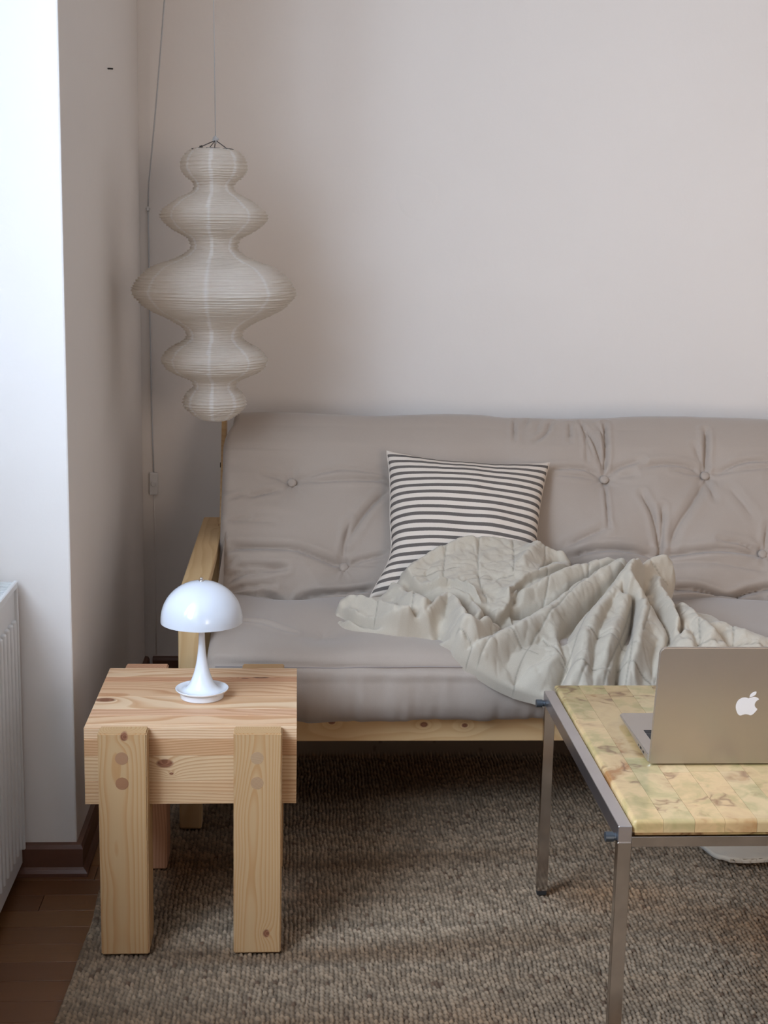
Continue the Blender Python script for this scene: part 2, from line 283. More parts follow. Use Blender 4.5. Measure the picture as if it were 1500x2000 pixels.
BF = [["C",0.016,0.035,[[0.2591,0.3696],[0.2829,0.3125],[0.2983,0.2895],[0.3314,0.2784],[0.3702,0.2733],[0.4007,0.2402],[0.4278,0.1842],[0.4559,0.1438],[0.4803,0.1597],[0.499,0.196]]],["C",0.012,0.03,[[0.499,0.196],[0.5002,0.2291],[0.5146,0.2554],[0.5483,0.2969],[0.5928,0.3265],[0.6734,0.3737]]],["R",0.012,0.016,[[0.2695,0.3604],[0.3113,0.3903],[0.3591,0.4174],[0.4189,0.4388],[0.4786,0.4487]]],["R",0.022,0.022,[[0.5097,0.2155],[0.5711,0.2566],[0.634,0.2958],[0.711,0.3385],[0.772,0.3534]]],["V",0.022,0.012,[[0.5002,0.1841],[0.5623,0.1944],[0.6103,0.2199],[0.6639,0.272],[0.7226,0.3111],[0.7734,0.3464]]],["R",0.016,0.015,[[0.1059,0.2433],[0.1334,0.2389],[0.1754,0.198],[0.2244,0.1164],[0.2777,0.0909]]],["C",0.019,0.02,[[0.108,0.2226],[0.1367,0.1775],[0.1729,0.1383],[0.2035,0.1096],[0.2399,0.092],[0.2805,0.0888]]],["R",0.016,0.012,[[0.1071,0.1847],[0.1464,0.1407],[0.1879,0.1082],[0.2242,0.088]]],["R",0.012,0.009,[[0.2242,0.0918],[0.2347,0.0921],[0.251,0.0914],[0.2456,0.0858]]],["V",0.012,0.004,[[0.2337,0.0878],[0.2412,0.0882],[0.2445,0.0865]]],["R",0.014,0.018,[[0.2222,0.3246],[0.2577,0.2067],[0.2891,0.1232],[0.294,0.0855]]],["V",0.012,0.012,[[0.2306,0.2119],[0.2504,0.1208],[0.2774,0.102],[0.2886,0.0888]]],["V",0.01,0.009,[[0.2927,0.2901],[0.3183,0.2536],[0.3281,0.2352],[0.3103,0.1475],[0.2941,0.107]]],["R",0.02,0.018,[[0.3195,0.2693],[0.3477,0.2708],[0.3795,0.2511],[0.4079,0.2039],[0.4177,0.1284],[0.4073,0.0713]]],["V",0.014,0.009,[[0.3276,0.2294],[0.3569,0.2457],[0.377,0.2244],[0.391,0.1556],[0.392,0.0576]]],["R",0.022,0.018,[[0.2941,0.107],[0.3192,0.1533],[0.3535,0.2109],[0.3688,0.1535],[0.373,0.0565],[0.398,0.0363],[0.4466,0.0753]]],["V",0.03,0.016,[[0.431,0.1881],[0.4412,0.1585],[0.4505,0.1251],[0.4779,0.1421]]],["V",0.02,0.01,[[0.4003,0.0588],[0.4272,0.0966],[0.454,0.1304]]],["R",0.012,0.01,[[0.2996,0.1043],[0.2951,0.0892],[0.3018,0.0767]]],["V",0.022,0.012,[[0.3186,0.072],[0.3251,0.0819],[0.3339,0.0508],[0.3424,0.0268]]],["R",0.016,0.02,[[0.3445,0.0197],[0.3549,0.0254],[0.3749,0.0126]]],["R",0.026,0.03,[[0.7747,0.3254],[0.7158,0.2774],[0.649,0.2181],[0.5895,0.1549],[0.5324,0.0992],[0.4765,0.0479],[0.4226,0.0052],[0.3744,0.0029]]],["V",0.012,0.014,[[0.3532,-0.0118],[0.3952,-0.0011],[0.4433,0.0477],[0.4963,0.1155]]],["V",0.024,0.016,[[0.8053,0.3176],[0.7255,0.2402],[0.6692,0.1735],[0.6267,0.1162],[0.598,0.0551],[0.5989,0.0109],[0.6019,-0.0208],[0.5789,-0.0578],[0.5615,-0.0801]]],["R",0.012,0.02,[[0.5831,0.1134],[0.5875,0.0388],[0.563,-0.0214],[0.5296,-0.0451]]],["V",0.008,0.012,[[0.5539,0.0617],[0.5149,0.0087],[0.482,-0.0537]]],["R",0.026,0.028,[[0.7861,0.2855],[0.7279,0.1924],[0.6723,0.0996],[0.6363,0.0146],[0.6212,-0.0528],[0.6063,-0.094]]],["R",0.018,0.022,[[0.7795,0.1996],[0.7342,0.1123],[0.6955,0.023],[0.6748,-0.0489],[0.6593,-0.0904]]],["V",0.008,0.014,[[0.746,0.2001],[0.6933,0.0966],[0.6622,0.0122],[0.6401,-0.0726]]],["V",0.03,0.01,[[0.7587,0.2227],[0.7628,0.1947],[0.7809,0.1788],[0.7564,0.0858],[0.7325,0.0247],[0.7111,-0.0231],[0.6947,-0.0968]]],["R",0.03,0.02,[[0.9141,0.3438],[0.8696,0.3404],[0.8188,0.2982],[0.7786,0.2375],[0.7805,0.2043],[0.8053,0.2134]]],["V",0.014,0.01,[[0.8301,0.2815],[0.8234,0.2413],[0.8031,0.2032]]],["R",0.02,0.02,[[0.8051,0.1731],[0.7761,0.0827],[0.7494,0.0014],[0.7326,-0.0491],[0.7229,-0.0906]]],["V",0.018,0.012,[[0.8216,0.2143],[0.8314,0.1522],[0.8395,0.0772],[0.8328,0.0311],[0.8081,-0.0005]]],["R",0.022,0.016,[[0.8796,0.3132],[0.8601,0.2622],[0.8605,0.1983],[0.8632,0.107],[0.8605,0.0606]]],["V",0.026,0.008,[[0.8901,0.2394],[0.8711,0.1203],[0.8694,0.0727],[0.8569,0.0456]]],["R",0.018,0.022,[[0.892,0.2167],[0.9064,0.1178],[0.9192,0.0405],[0.9296,0.0026]]],["R",0.01,0.03,[[0.963,0.0579],[1.0101,0.0183],[1.045,0.0037]]],["V",0.01,0.02,[[0.9119,0.135],[0.9284,0.0733],[0.9598,0.0175],[0.9636,-0.0188]]],["V",0.008,0.012,[[0.8866,0.0784],[0.8891,0.0278],[0.8865,-0.0049]]],["R",0.012,0.02,[[0.859,0.0292],[0.8672,-0.0077],[0.8687,-0.0504]]],["V",0.012,0.014,[[0.8089,0.0442],[0.7945,0.0085],[0.7833,-0.0463]]],["R",0.012,0.018,[[0.5316,0.3262],[0.5963,0.4344],[0.6432,0.4517],[0.6733,0.4175]]],["V",0.01,0.01,[[0.5964,0.3501],[0.6285,0.4026],[0.6739,0.4159]]]]
SB = [[[0.4524,0.4508],[0.4403,0.3625],[0.4369,0.2683],[0.4464,0.1999]],[[0.537,0.4651],[0.5305,0.3866],[0.5191,0.3149]],[[0.6167,0.449],[0.6081,0.389],[0.5814,0.3278]],[[0.368,0.4209],[0.3541,0.3218],[0.3594,0.278]],[[0.7742,0.3366],[0.6706,0.2465],[0.6008,0.1578],[0.5446,0.0714],[0.49,-0.0249],[0.4753,-0.0701]],[[0.7852,0.3018],[0.7115,0.1937],[0.6514,0.1027],[0.6156,0.0169],[0.5795,-0.0521],[0.5557,-0.0889]],[[0.3816,0.277],[0.4285,0.2986],[0.4624,0.2957],[0.5208,0.3057]],[[0.3988,-0.03],[0.4542,0.0458],[0.5311,0.1284]],[[0.5529,0.0548],[0.5734,0.0154],[0.5983,-0.0277]],[[0.605,0.0817],[0.6435,0.0581],[0.6965,0.029],[0.7312,0.0174]],[[0.5835,-0.0222],[0.6117,-0.0444],[0.6423,-0.0539],[0.6845,-0.056]],[[0.7717,0.1611],[0.7252,0.0422],[0.6801,-0.0486],[0.6642,-0.0948]],[[0.7704,0.1292],[0.7392,0.0026],[0.7123,-0.091]],[[0.8544,0.3225],[0.8938,0.3046]],[[0.7089,-0.0283],[0.7488,-0.045],[0.7888,-0.0666]],[[0.8398,0.0561],[0.784,-0.0623]],[[0.6058,0.3354],[0.5948,0.2647],[0.578,0.2075]],[[0.705,0.3652],[0.6982,0.3034],[0.6863,0.2555]],[[0.1981,0.2168],[0.1822,0.13]],[[0.2254,0.2154],[0.2399,0.1195],[0.2774,0.1052]],[[0.3547,0.0205],[0.3844,-0.0068],[0.3731,-0.0247]],[[0.2836,0.3228],[0.3179,0.3298],[0.3868,0.3407]],[[0.2713,0.1751],[0.2606,0.1057]],[[0.6319,-0.052],[0.6063,-0.094]],[[0.4573,0.0719],[0.4963,0.0303],[0.5357,0.0065]],[[0.9826,0.0771],[0.9636,-0.0188]],[[0.9049,0.0805],[0.8914,-0.0092]],[[0.8569,0.0192],[0.9116,0.0074],[0.9662,0.0122],[1.0438,-0.0012]],[[0.8285,0.2257],[0.808,0.1391],[0.7692,0.0356]],[[0.7158,0.0319],[0.7473,-0.0029]]]

# ------------------------------------------------------------------ the setting
FZ = -.012                                    # floor level; the rug's top is at z = 0
XL, XR, YB, YF, ZC = -.45, 3.1, 4.15, -2.2, 2.75
def struct(name, me, mat, parent=None, **k):
    o = obj(name, me, mat, parent, **k)
    if parent is None: o['kind'] = 'structure'
    return o
struct('wall_back', bx(-1.0, XR+.15, YB, YB+.15, FZ, ZC), M['wall'])
wb_ = bpy.data.objects['wall_back']
pb = bmesh.new(); rp = random.Random(3)
pv = [pb.verts.new((.345+(.060+.006*math.sin(3*a))*math.cos(a), YB, 1.43+(.068+.008*math.cos(2*a+1))*math.sin(a))) for a in [2*math.pi*k/40 for k in range(40)]]
pc0 = [pb.verts.new((.345+(v.co.x-.345)*.86, YB-.0006, 1.43+(v.co.z-1.43)*.86)) for v in pv]
for k in range(40): pb.faces.new((pv[k], pv[(k+1) % 40], pc0[(k+1) % 40], pc0[k]))
pb.faces.new(pc0)
obj('plaster_patch', pb, M['wall'], wb_)
struct('wall_right', bx(XR, XR+.15, YF, YB, FZ, ZC), M['right_wall'])
fw = bmesh.new(); WX0, WX1, WZ0, WZ1 = 1.15, 2.55, .62, 2.08  # opening added in the unseen front wall for the fill lamp
box(fw, -1.0, WX0, YF-.15, YF, FZ, ZC); box(fw, WX1, XR+.15, YF-.15, YF, FZ, ZC); box(fw, WX0, WX1, YF-.15, YF, FZ, WZ0); box(fw, WX0, WX1, YF-.15, YF, WZ1, ZC)
struct('wall_front', fw, M['far_wall'])
struct('ceiling', bx(-1.0, XR+.15, YF-.15, YB+.15, ZC, ZC+.1), M['ceiling'])
NICHES = [(.95, 2.8), (-1.15, .5)]            # two window niches in the thick left wall
lw = bmesh.new()
box(lw, -.95, XL, 2.8, YB, FZ, ZC, .004, 2); box(lw, -.95, XL, .5, .95, FZ, ZC, .004, 2); box(lw, -.95, XL, YF, -1.15, FZ, ZC, .004, 2)
for a, b in NICHES:
    box(lw, -.95, -.72, a, b, FZ, .80); box(lw, -.95, XL, a, b, 2.42, ZC)
struct('wall_left', lw, M['wall'])
glass, nt, bs = new_mat('window_glass')
tr = nt.nodes.new('ShaderNodeBsdfTransparent'); mx = nt.nodes.new('ShaderNodeMixShader'); gl = nt.nodes.new('ShaderNodeBsdfGlossy'); gl.inputs['Roughness'].default_value = .02
mx.inputs[0].default_value = .06; nt.links.new(tr.outputs[0], mx.inputs[1]); nt.links.new(gl.outputs[0], mx.inputs[2]); nt.links.new(mx.outputs[0], nt.nodes['Material Output'].inputs[0])
for i, (a, b) in enumerate(NICHES):
    wf = bpy.data.objects.new('window_%d' % (i+1), None); COL.objects.link(wf); wf['kind'] = 'structure'; wf.location = (-.82, (a+b)/2, .80)
    W = (b-a)/2; H = 1.62
    f = bmesh.new()
    for y0, y1 in ((-W, -W+.06), (W-.06, W), (-.035, .035)): box(f, -.03, .03, y0, y1, 0, H, .004)
    for z0, z1 in ((0, .06), (H-.06, H), (1.08, 1.13)): box(f, -.028, .028, -W, W, z0, z1, .004)
    obj('window_frame', f, M['white_metal'], wf)
    for y0, y1 in ((-W+.06, -.035), (.035, W-.06)):
        for z0, z1 in ((.06, 1.08), (1.13, H-.06)): obj('pane', bx(-.003, .003, y0, y1, z0, z1), glass, wf)
    obj('window_sill', bx(.035, .125, -W, W, -.03, 0, .006), M['white_metal'], wf)

w3 = bpy.data.objects.new('window_3', None); COL.objects.link(w3); w3['kind'] = 'structure'; w3.location = ((WX0+WX1)/2, YF-.08, WZ0)  # invented window, added only to frame the fill lamp
f = bmesh.new(); W = (WX1-WX0)/2; H = WZ1-WZ0
for x0, x1 in ((-W, -W+.06), (W-.06, W), (-.035, .035)): box(f, x0, x1, -.03, .03, 0, H, .004)
for z0, z1 in ((0, .06), (H-.06, H)): box(f, -W, W, -.028, .028, z0, z1, .004)
obj('window_frame', f, M['white_metal'], w3)
for x0, x1 in ((-W+.06, -.035), (.035, W-.06)): obj('pane', bx(x0, x1, -.003, .003, .06, H-.06), glass, w3)

def skirt(name, pts, out):
    """skirting board with a rounded top and a small foot bead, following points in plan; out = side it stands out to"""
    prof = [(0, 0), (.024, 0), (.024, .008), (.019, .014), (.014, .018), (.014, .058), (.010, .066), (0, .068)]
    bm = bmesh.new(); P = [Vector((x, y, 0)) for x, y in pts]; rings = []
    for i, p in enumerate(P):
        d0 = (P[i]-P[i-1]).normalized() if i else (P[1]-P[0]).normalized(); d1 = (P[i+1]-P[i]).normalized() if i < len(P)-1 else d0
        n0 = Vector((-d0.y, d0.x, 0))*out; n1 = Vector((-d1.y, d1.x, 0))*out; n = (n0+n1).normalized(); s = 1/max(.3, n.dot(n0))
        rings.append([bm.verts.new(p+n*(o*s)+Vector((0, 0, FZ+z))) for o, z in prof])
    k = len(prof)
    for A, B in zip(rings, rings[1:]):
        for j in range(k): bm.faces.new((A[j], A[(j+1) % k], B[(j+1) % k], B[j]))
    bm.faces.new(rings[0]); bm.faces.new(rings[-1][::-1])
    return struct(name, bm, M['base_brown'])
skirt('baseboard_left', [(-.72, 2.8), (XL, 2.8), (XL, YB)], -1)
skirt('baseboard_back', [(XL+.024, YB), (XR, YB)], -1)
skirt('baseboard_right', [(XR, YB-.024), (XR, YF)], -1)

# floor: planks one by one where the photograph shows them, the rest joined
fm, nt, b = new_mat('floor_wood'); v = coords(nt, (1, 1, 1), rand=7.0); sp = coords(nt, (3, 45, 1), rand=7.0)
g1 = noise(nt, sp, 3.0, 4, .6); oi = nt.nodes.new('ShaderNodeObjectInfo')
c0 = ramp(nt, oi.outputs['Random'], [(0, (.15, .058, .020)), (.5, (.20, .083, .027)), (1, (.25, .11, .036))])
nt.links.new(mixc(nt, math_(nt, 'MULTIPLY', g1, .6), c0, (.12, .05, .022)), b.inputs['Base Color']); b.inputs['Roughness'].default_value = .34; bump(nt, b, g1, .06, .001)
floor = struct('floor', bx(-1.0, XR+.15, YF-.15, YB+.15, FZ-.06, FZ-.010), M['base_brown'])
PW = .068; rnd = random.Random(4)
plank_me = {}
def plank_mesh(L):
    if L not in plank_me:
        bm = bx(0, L-.0012, 0, PW-.0012, -.010, 0, .0003); me = bpy.data.meshes.new('plank'); bm.to_mesh(me); bm.free(); me.materials.append(fm); plank_me[L] = me
    return plank_me[L]
rest = bmesh.new()
y = YF
while y < YB-.001:
    x = -.95+rnd.choice((0, -.11, -.23, -.31)); yw = min(PW, YB-y)
    while x < XR:
        L = rnd.choice((.36, .45, .54))
        if 1.55 < y < 2.82 and x < -.15:
            o = bpy.data.objects.new('plank', plank_mesh(L)); COL.objects.link(o); o.parent = floor; o.location = (x, y, FZ-rnd.random()*.0004)
        else: box(rest, x, min(x+L-.0012, XR), y, y+yw-.0012, FZ-.010, FZ)
        x += L
    y += PW
r_ = obj('planks', rest, fm, floor); r_['kind'] = 'stuff'

# ------------------------------------------------------------------ rug
def rug():
    xs = np.r_[np.arange(-.42, 1.36, .00165), np.arange(1.38, 1.95, .03)]
    ys = np.r_[np.arange(.75, 1.74, .03), np.arange(1.76, 2.10, .0042), np.arange(2.10, 3.10, .0027), np.arange(3.10, 3.46, .0042), np.arange(3.48, 3.86, .02)]
    n, m = len(xs), len(ys)
    Xg, Yg = np.meshgrid(xs, ys, indexing='ij')
    px, py = .0084, .0126
    yy = Yg+noise2(Xg*7, Yg*7, 3)*.004+noise2(Xg*45, Yg*45, 5)*.0020; xx = Xg+noise2(Yg*9+40, Xg*3, 6)*.004+noise2(Xg*60, Yg*50, 8)*.0022
    ci = np.floor(xx/px); u = xx/px-ci-.5
    vv = yy/py+np.where(ci % 2 == 0, .0, .5); ri = np.floor(vv); v = vv-ri-.5
    rs = np.random.RandomState(7); H = rs.rand(512, 512)
    hsh = H[ci.astype(int) % 512, ri.astype(int) % 512]; hsh2 = H[(ri.astype(int)*3+11) % 512, ci.astype(int) % 512]
    u = u+(hsh2-.5)*.22
    su = u+.30*v*np.where(hsh > .5, 1, .3); rr = .50+.12*hsh2
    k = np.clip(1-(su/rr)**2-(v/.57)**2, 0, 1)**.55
    z = -.0075+.0075*k*(.60+.40*hsh)+noise2(Xg*300, Yg*300, 9)*.0005
    dense = (Xg < 1.36) & (Yg > 1.75) & (Yg < 3.47)
    z = np.where(dense, z, -.0035)
    band = .5+.5*noise2(Yg*13+noise2(Xg*1.5, Yg*2, 12)*.7, Xg*.6, 14); band2 = .5+.5*noise2(Yg*37, Xg*1.3, 15); patch = .5+.5*noise2(Xg*3.1, Yg*6, 16); b3 = .5+.5*noise2(Yg*80, Xg*4, 17)
    A = np.array([.47, .35, .235]); Bc = np.array([.20, .118, .062]); Cc = np.array([.34, .165, .065])
    t = np.clip(band*.95+band2*.45-.25, 0, 1)[..., None]; c = A*(1-t)+Bc*t
    q = np.clip(patch*1.9-1.0, 0, .65)[..., None]; c = c*(1-q)+Cc*q
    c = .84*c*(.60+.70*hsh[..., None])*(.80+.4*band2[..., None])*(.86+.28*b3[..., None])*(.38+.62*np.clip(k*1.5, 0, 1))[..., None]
    c = np.where(dense[..., None], c, (A+Bc)/2.4)
    c = np.where(((hsh2 > .93) & (hsh < .25))[..., None], c*np.array([.62, .5, .45]), c)
    edge = np.interp(Yg, [.7, 2.19, 2.34, 2.45, 2.555, 2.69, 2.8, 3.9], [-.41, -.4, -.3935, -.392, -.387, -.392, -.388, -.388])
    Xs = np.maximum(Xg, edge)
    br = (Xg < edge+.014)
    ph = (Yg/.017+(Xg-edge)*30) % 1
    zb = -.0055+.0045*np.sin(np.pi*np.clip((Xg-edge)/.014, 0, 1))**.5*(.45+.55*np.sin(np.pi*ph)**.5)
    z = np.where(br, zb, z); z = np.where(Xg <= edge, -.0118, z)
    z = np.where((Xg > 1.9) | (Yg < .76) | (Yg > 3.83), -.0118, z)
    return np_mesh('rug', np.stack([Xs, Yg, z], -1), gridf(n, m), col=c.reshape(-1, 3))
rm, nt, b = new_mat('jute'); at = nt.nodes.new('ShaderNodeVertexColor'); at.layer_name = 'Col'; v = coords(nt, (1, 1, 1))
fz = noise(nt, v, 1400, 2, .7)
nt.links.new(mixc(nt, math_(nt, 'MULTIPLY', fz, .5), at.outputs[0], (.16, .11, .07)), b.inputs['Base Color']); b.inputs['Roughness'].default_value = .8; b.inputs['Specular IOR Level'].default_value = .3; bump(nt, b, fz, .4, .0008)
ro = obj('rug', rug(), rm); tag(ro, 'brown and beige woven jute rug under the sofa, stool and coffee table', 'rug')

# ------------------------------------------------------------------ radiator
rad = thing('radiator', 'white panel radiator with grille top in the window niche at left', 'radiator', (-.556, 2.785, FZ))
L, H = 1.35, .635
bm = bmesh.new(); pitch = .0333; n = int((L-.06)/pitch)
box(bm, -.012, -.004, -L, 0, .028, H-.022, .003, 2)
obj('front_panel', bm, M['white_metal'], rad)
rib_me = bpy.data.meshes.new('rib'); rb = box(bmesh.new(), -.006, .004, -.0085, .0085, .075, H-.075, .0038, 3); rb.to_mesh(rib_me); rb.free(); rib_me.materials.append(M['white_metal'])
for k in range(n):
    o = bpy.data.objects.new('rib', rib_me); COL.objects.link(o); o.parent = rad; o.location = (0, -.035-k*pitch, 0)
obj('rear_panel', bx(-.095, -.087, -L, 0, .028, H-.022, .003), M['white_metal'], rad)
obj('side_cover', bx(-.099, .003, -L, -L+.006, .03, H-.004, .002), M['white_metal'], rad); obj('side_cover', bx(-.099, .003, -.006, .001, .06, H-.004, .002), M['white_metal'], rad)
bm = bmesh.new(); box(bm, -.006, .003, -L, .001, H-.016, H-.001, .002); box(bm, -.099, -.090, -L, .001, H-.016, H-.001, .002)
for k in range(int(L/.013)): box(bm, -.09, -.006, -.010-k*.013, -.004-k*.013, H-.007, H-.003)
obj('top_grille', bm, M['white_metal'], rad)
bm = bmesh.new()
for k in range(26): box(bm, -.087, -.012, -.03-k*.05, -.028-k*.05, .05, H-.05)
obj('convector_fins', bm, M['white_metal'], rad)
obj('wall_bracket', bx(-.165, -.099, -.2, -.17, .10, .5, .002), M['white_metal'], rad); obj('wall_bracket', bx(-.165, -.099, -L+.17, -L+.2, .10, .5, .002), M['white_metal'], rad)
bm = bmesh.new(); tube(bm, [(-.05, -.03, .03), (-.05, -.03, .0)], .008, 10); obj('supply_pipe', bm, M['white_metal'], rad)

# ------------------------------------------------------------------ sofa
SX0, SX1 = -.189, 1.83
sofa = thing('futon_sofa', 'taupe buttoned futon sofa on a pale pine frame against the back wall', 'sofa')
pf = dict(light=(.66, .47, .25), late=(.50, .29, .12))
railm = pine('pine_rail', 'X', knots=[(.086, 3.0, .2485, .008, .012, .006), (.293, 3.0, .242, .009, .012, .006), (.385, 3.0, .240, .007, .012, .005), (1.2, 3.0, .23, .009, .012, .006)], freq=85, contrast=.6, **pf)
armm = pine('pine_arm', 'Y', knots=[(-.20, 3.72, .55, .005, .010, .01)], freq=90, contrast=.6, **pf)
postm = pine('pine_post', 'Z', knots=[], freq=90, contrast=.6, **pf)
obj('front_rail', bx(-.20, 1.845, 3.0, 3.026, .203, .262, .002, 2), railm, sofa)
obj('rear_rail', bx(-.20, 1.845, 3.72, 3.745, .203, .262, .002, 2), railm, sofa)
for sx, sgn in ((-.2525, 1), (1.8475, -1)):
    x0, x1 = sx, sx+.05
    for y0 in (2.988, 3.74):
        obj('arm_post', bx(x0, x1, y0, y0+.045, 0, .525, .006, 2), postm, sofa)
    ax0, ax1 = (x0+.002, x0+.062) if sgn > 0 else (x1-.062, x1-.002)
    obj('arm_rest', bx(ax0, ax1, 2.955, 3.83, .525, .55, .004, 2), armm, sofa)
    ix0, ix1 = (x1+.002, x1+.024) if sgn > 0 else (x0-.024, x0-.002)
    obj('side_rail', bx(ix0, ix1, 2.985, 3.78, .203, .262, .002), armm, sofa)
    # leaning board that carries the mattress back, its edge shows beside the mattress
    bm = bmesh.new(); pts = [(3.56, .262), (3.60, .262), (3.90, .80), (3.88, .835), (3.84, .835)]
    A = [bm.verts.new((ix0 if sgn > 0 else ix0+.008, yy, zz)) for yy, zz in pts]; Bv = [bm.verts.new(((ix0 if sgn > 0 else ix0+.008)+.012, yy, zz)) for yy, zz in pts]
    bm.faces.new(A); bm.faces.new(Bv[::-1])
    for i in range(5): bm.faces.new((A[i], Bv[i], Bv[(i+1) % 5], A[(i+1) % 5]))
    bk = obj('back_board', bm, postm, sofa)
    if sgn > 0:
        bm = bmesh.new(); tube(bm, [(ix0-.003, 3.80, .70), (ix0+.002, 3.80, .70)], .007, 12); obj('bolt', bm, M['hole'], bk)
    bm = bmesh.new(); box(bm, ix0, ix1, 2.99, 3.42, .262, .30, .002); obj('side_panel', bm, armm, sofa)
for k in range(7):
    obj('slat', bx(-.17, 1.82, 3.04+k*.095, 3.10+k*.095, .245, .260, .002), railm, sofa)
for k in range(4):
    o = obj('back_slat', bx(-.17, 1.82, -.035, .035, -.008, .008, .002), railm, sofa); o.location = (0, 3.66+k*.07, .33+k*.125); o.rotation_euler = (math.atan2(.8, .6), 0, 0)

def mattress():
    C = smooth_poly(MP, 14); S = np.r_[0, np.cumsum(np.hypot(*np.diff(C, axis=0).T))]; Lf = S[-1]
    sf = np.arange(0, Lf, .0042); Fy = np.interp(sf, S, C[:, 0]); Fz = np.interp(sf, S, C[:, 1])
    back = smooth_poly([MP[-1], (3.83, .74), (3.72, .58), (3.62, .43), (3.57, .31), (3.50, .268), (3.3, .262), MP[0]], 8)[1:-1]
    y = np.r_[Fy, back[:, 0]]; z = np.r_[Fz, back[:, 1]]; m = len(y); nf = len(sf)
    ty = np.roll(y, -1)-np.roll(y, 1); tz = np.roll(z, -1)-np.roll(z, 1); l = np.hypot(ty, tz); ny, nz = -tz/l, ty/l
    xs = np.r_[SX0+np.array([0, .002, .005, .009, .014, .02, .027]), np.arange(SX0+.030, 1.30, .0031), np.arange(1.31, 1.42, .01), np.arange(1.42, SX1-.03, .02), SX1-np.array([.027, .02, .014, .009, .005, .002, 0])]
    n = len(xs); Xg, Vg = np.meshgrid(xs, sf, indexing='ij'); X = Xg.ravel(); V = Vg.ravel()
    h = np.zeros(X.shape)
    seamV, creaseV = .224, .703
    # broad pillowing between tuft points
    T = np.array(BT+DM); dm = np.full(X.shape, 9.)
    for tx, tv in T: dm = np.minimum(dm, np.hypot(X-tx, V-tv))
    h += .021*(1-np.exp(-(dm/.085)**2))*np.clip((V-seamV+.03)/.05, 0, 1)*(1-.8*np.clip((V-1.14)/.06, 0, 1))
    for i, (tx, tv) in enumerate(T):
        dx, dv = X-tx, V-tv; r = np.hypot(dx, dv); sel = r < .16; th = np.arctan2(dv[sel], dx[sel]); rr = r[sel]
        d = .026 if i < len(BT) else (.008 if i < len(BT)+5 else .004)
        h[sel] -= d*np.exp(-(rr/.022)**1.1)
        h[sel] += (.0042 if d > .01 else .0012)*(1-2*np.abs(np.sin(th*3.5+i*1.7)))*np.exp(-rr/.03)*np.clip(rr/.012, 0, 1)
    # crease line between seat and back
    h -= .008*np.exp(-np.abs(V-creaseV)/.010)
    for a, w, pts in MF:
        P = smooth_poly(pts, 5); w *= .62; D, _ = polydist(X, V, P, w*6)
        f = D < 1
        en = np.clip(.25+np.minimum(np.hypot(X[f]-P[0, 0], V[f]-P[0, 1]), np.hypot(X[f]-P[-1, 0], V[f]-P[-1, 1]))/.03, 0, 1)
        t = .75*np.exp(-(D[f]/(.45*w))**1.2)+.55*np.exp(-D[f]/(1.3*w))
        h[f] += a*1.45*t*en
        # soft swelling beside every fold
        h[f] += -a*.42*np.exp(-((D[f]-2.6*w)/(1.3*w))**2)*en
    # front border: upright puckers under the seam
    fb = np.clip((seamV-V)/.02, 0, 1)*np.clip(V/.05, 0, 1)
    h += fb*(.0035*noise2(X*26, V*5, 21)+.0018*noise2(X*60, V*9, 22))+.006*fb
    h += .0018*noise2(X*14, V*14, 23)+.0035*noise2(X*4, V*4, 24)
    # left end gathers
    h += np.clip(1-(X-SX0)/.22, 0, 1)*(V > .72)*(V < 1.12)*.0085*noise2(X*4+V*2, V*42, 25)
    # top edge waviness
    h += np.clip((V-1.12)/.05, 0, 1)*.0045*noise2(X*5, V*3, 26)
    H = np.zeros((n, m)); H[:, :nf] = h.reshape(n, nf); fade = np.clip(np.minimum(np.arange(nf), np.arange(nf)[::-1])/6, 0, 1); H[:, :nf] *= fade
    e = np.clip(np.minimum(xs-SX0, SX1-xs)/.022, 0, 1); shrink = .030*(1-np.sqrt(1-(1-e)**2))
    H -= shrink[:, None]
    Y = y+ny*H; Z = z+nz*H; Xf = np.repeat(xs[:, None], m, 1); vv_ = np.r_[sf, np.full(m-nf, Lf)]
    Xf = Xf+.022*(np.clip((vv_-1.13)/.09, 0, 1)**2)[None, :]*np.clip(1-(xs-SX0)/.10, 0, 1)[:, None]
    # corners of the back and seat are rounded in plan
    me = np_mesh('mattress', np.stack([Xf, Y, Z], -1), gridf(n, m, True))
    bm = bmesh.new(); bm.from_mesh(me); bm.verts.ensure_lookup_table()
    for base in (0, (n-1)*m):
        # close the ends with quads between front and rear runs (a strip down the thickness)
        f_ = [bm.verts[base+i] for i in range(m)]
        try: bmesh.ops.triangulate(bm, faces=[bm.faces.new(f_)])
        except ValueError: pass
    bmesh.ops.recalc_face_normals(bm, faces=bm.faces); bm.to_mesh(me); bm.free()
    me.polygons.foreach_set('use_smooth', [True]*len(me.polygons))
    def at(x, v):
        i = int(np.argmin(abs(xs-x))); j = int(np.argmin(abs(sf-v)))
        return Vector((x, Y[i, j], Z[i, j])), Vector((0, ny[j], nz[j]))
    return me, at
mme, mat_at = mattress()
mo = obj('mattress', mme, M['mattress'], sofa, smooth=True)
for tx, tv in BT:
    p, nn = mat_at(tx, tv); bm = lathe(bmesh.new(), [(0, .0062), (.005, .0058), (.009, .0042), (.0122, .0005), (.0112, -.003), (0, -.006)], 24)
    o = obj('button', bm, M['mattress'], mo, smooth=True); o.location = p+nn*.010; o.rotation_euler = nn.to_track_quat('Z', 'Y').to_euler()
p0 = [mat_at(x, .224) for x in np.arange(SX0+.02, 1.8, .012)]
bm = tube(bmesh.new(), [p+nn*.0006 for p, nn in p0], .0012, 6); obj('seam', bm, M['seam'], mo, smooth=True)

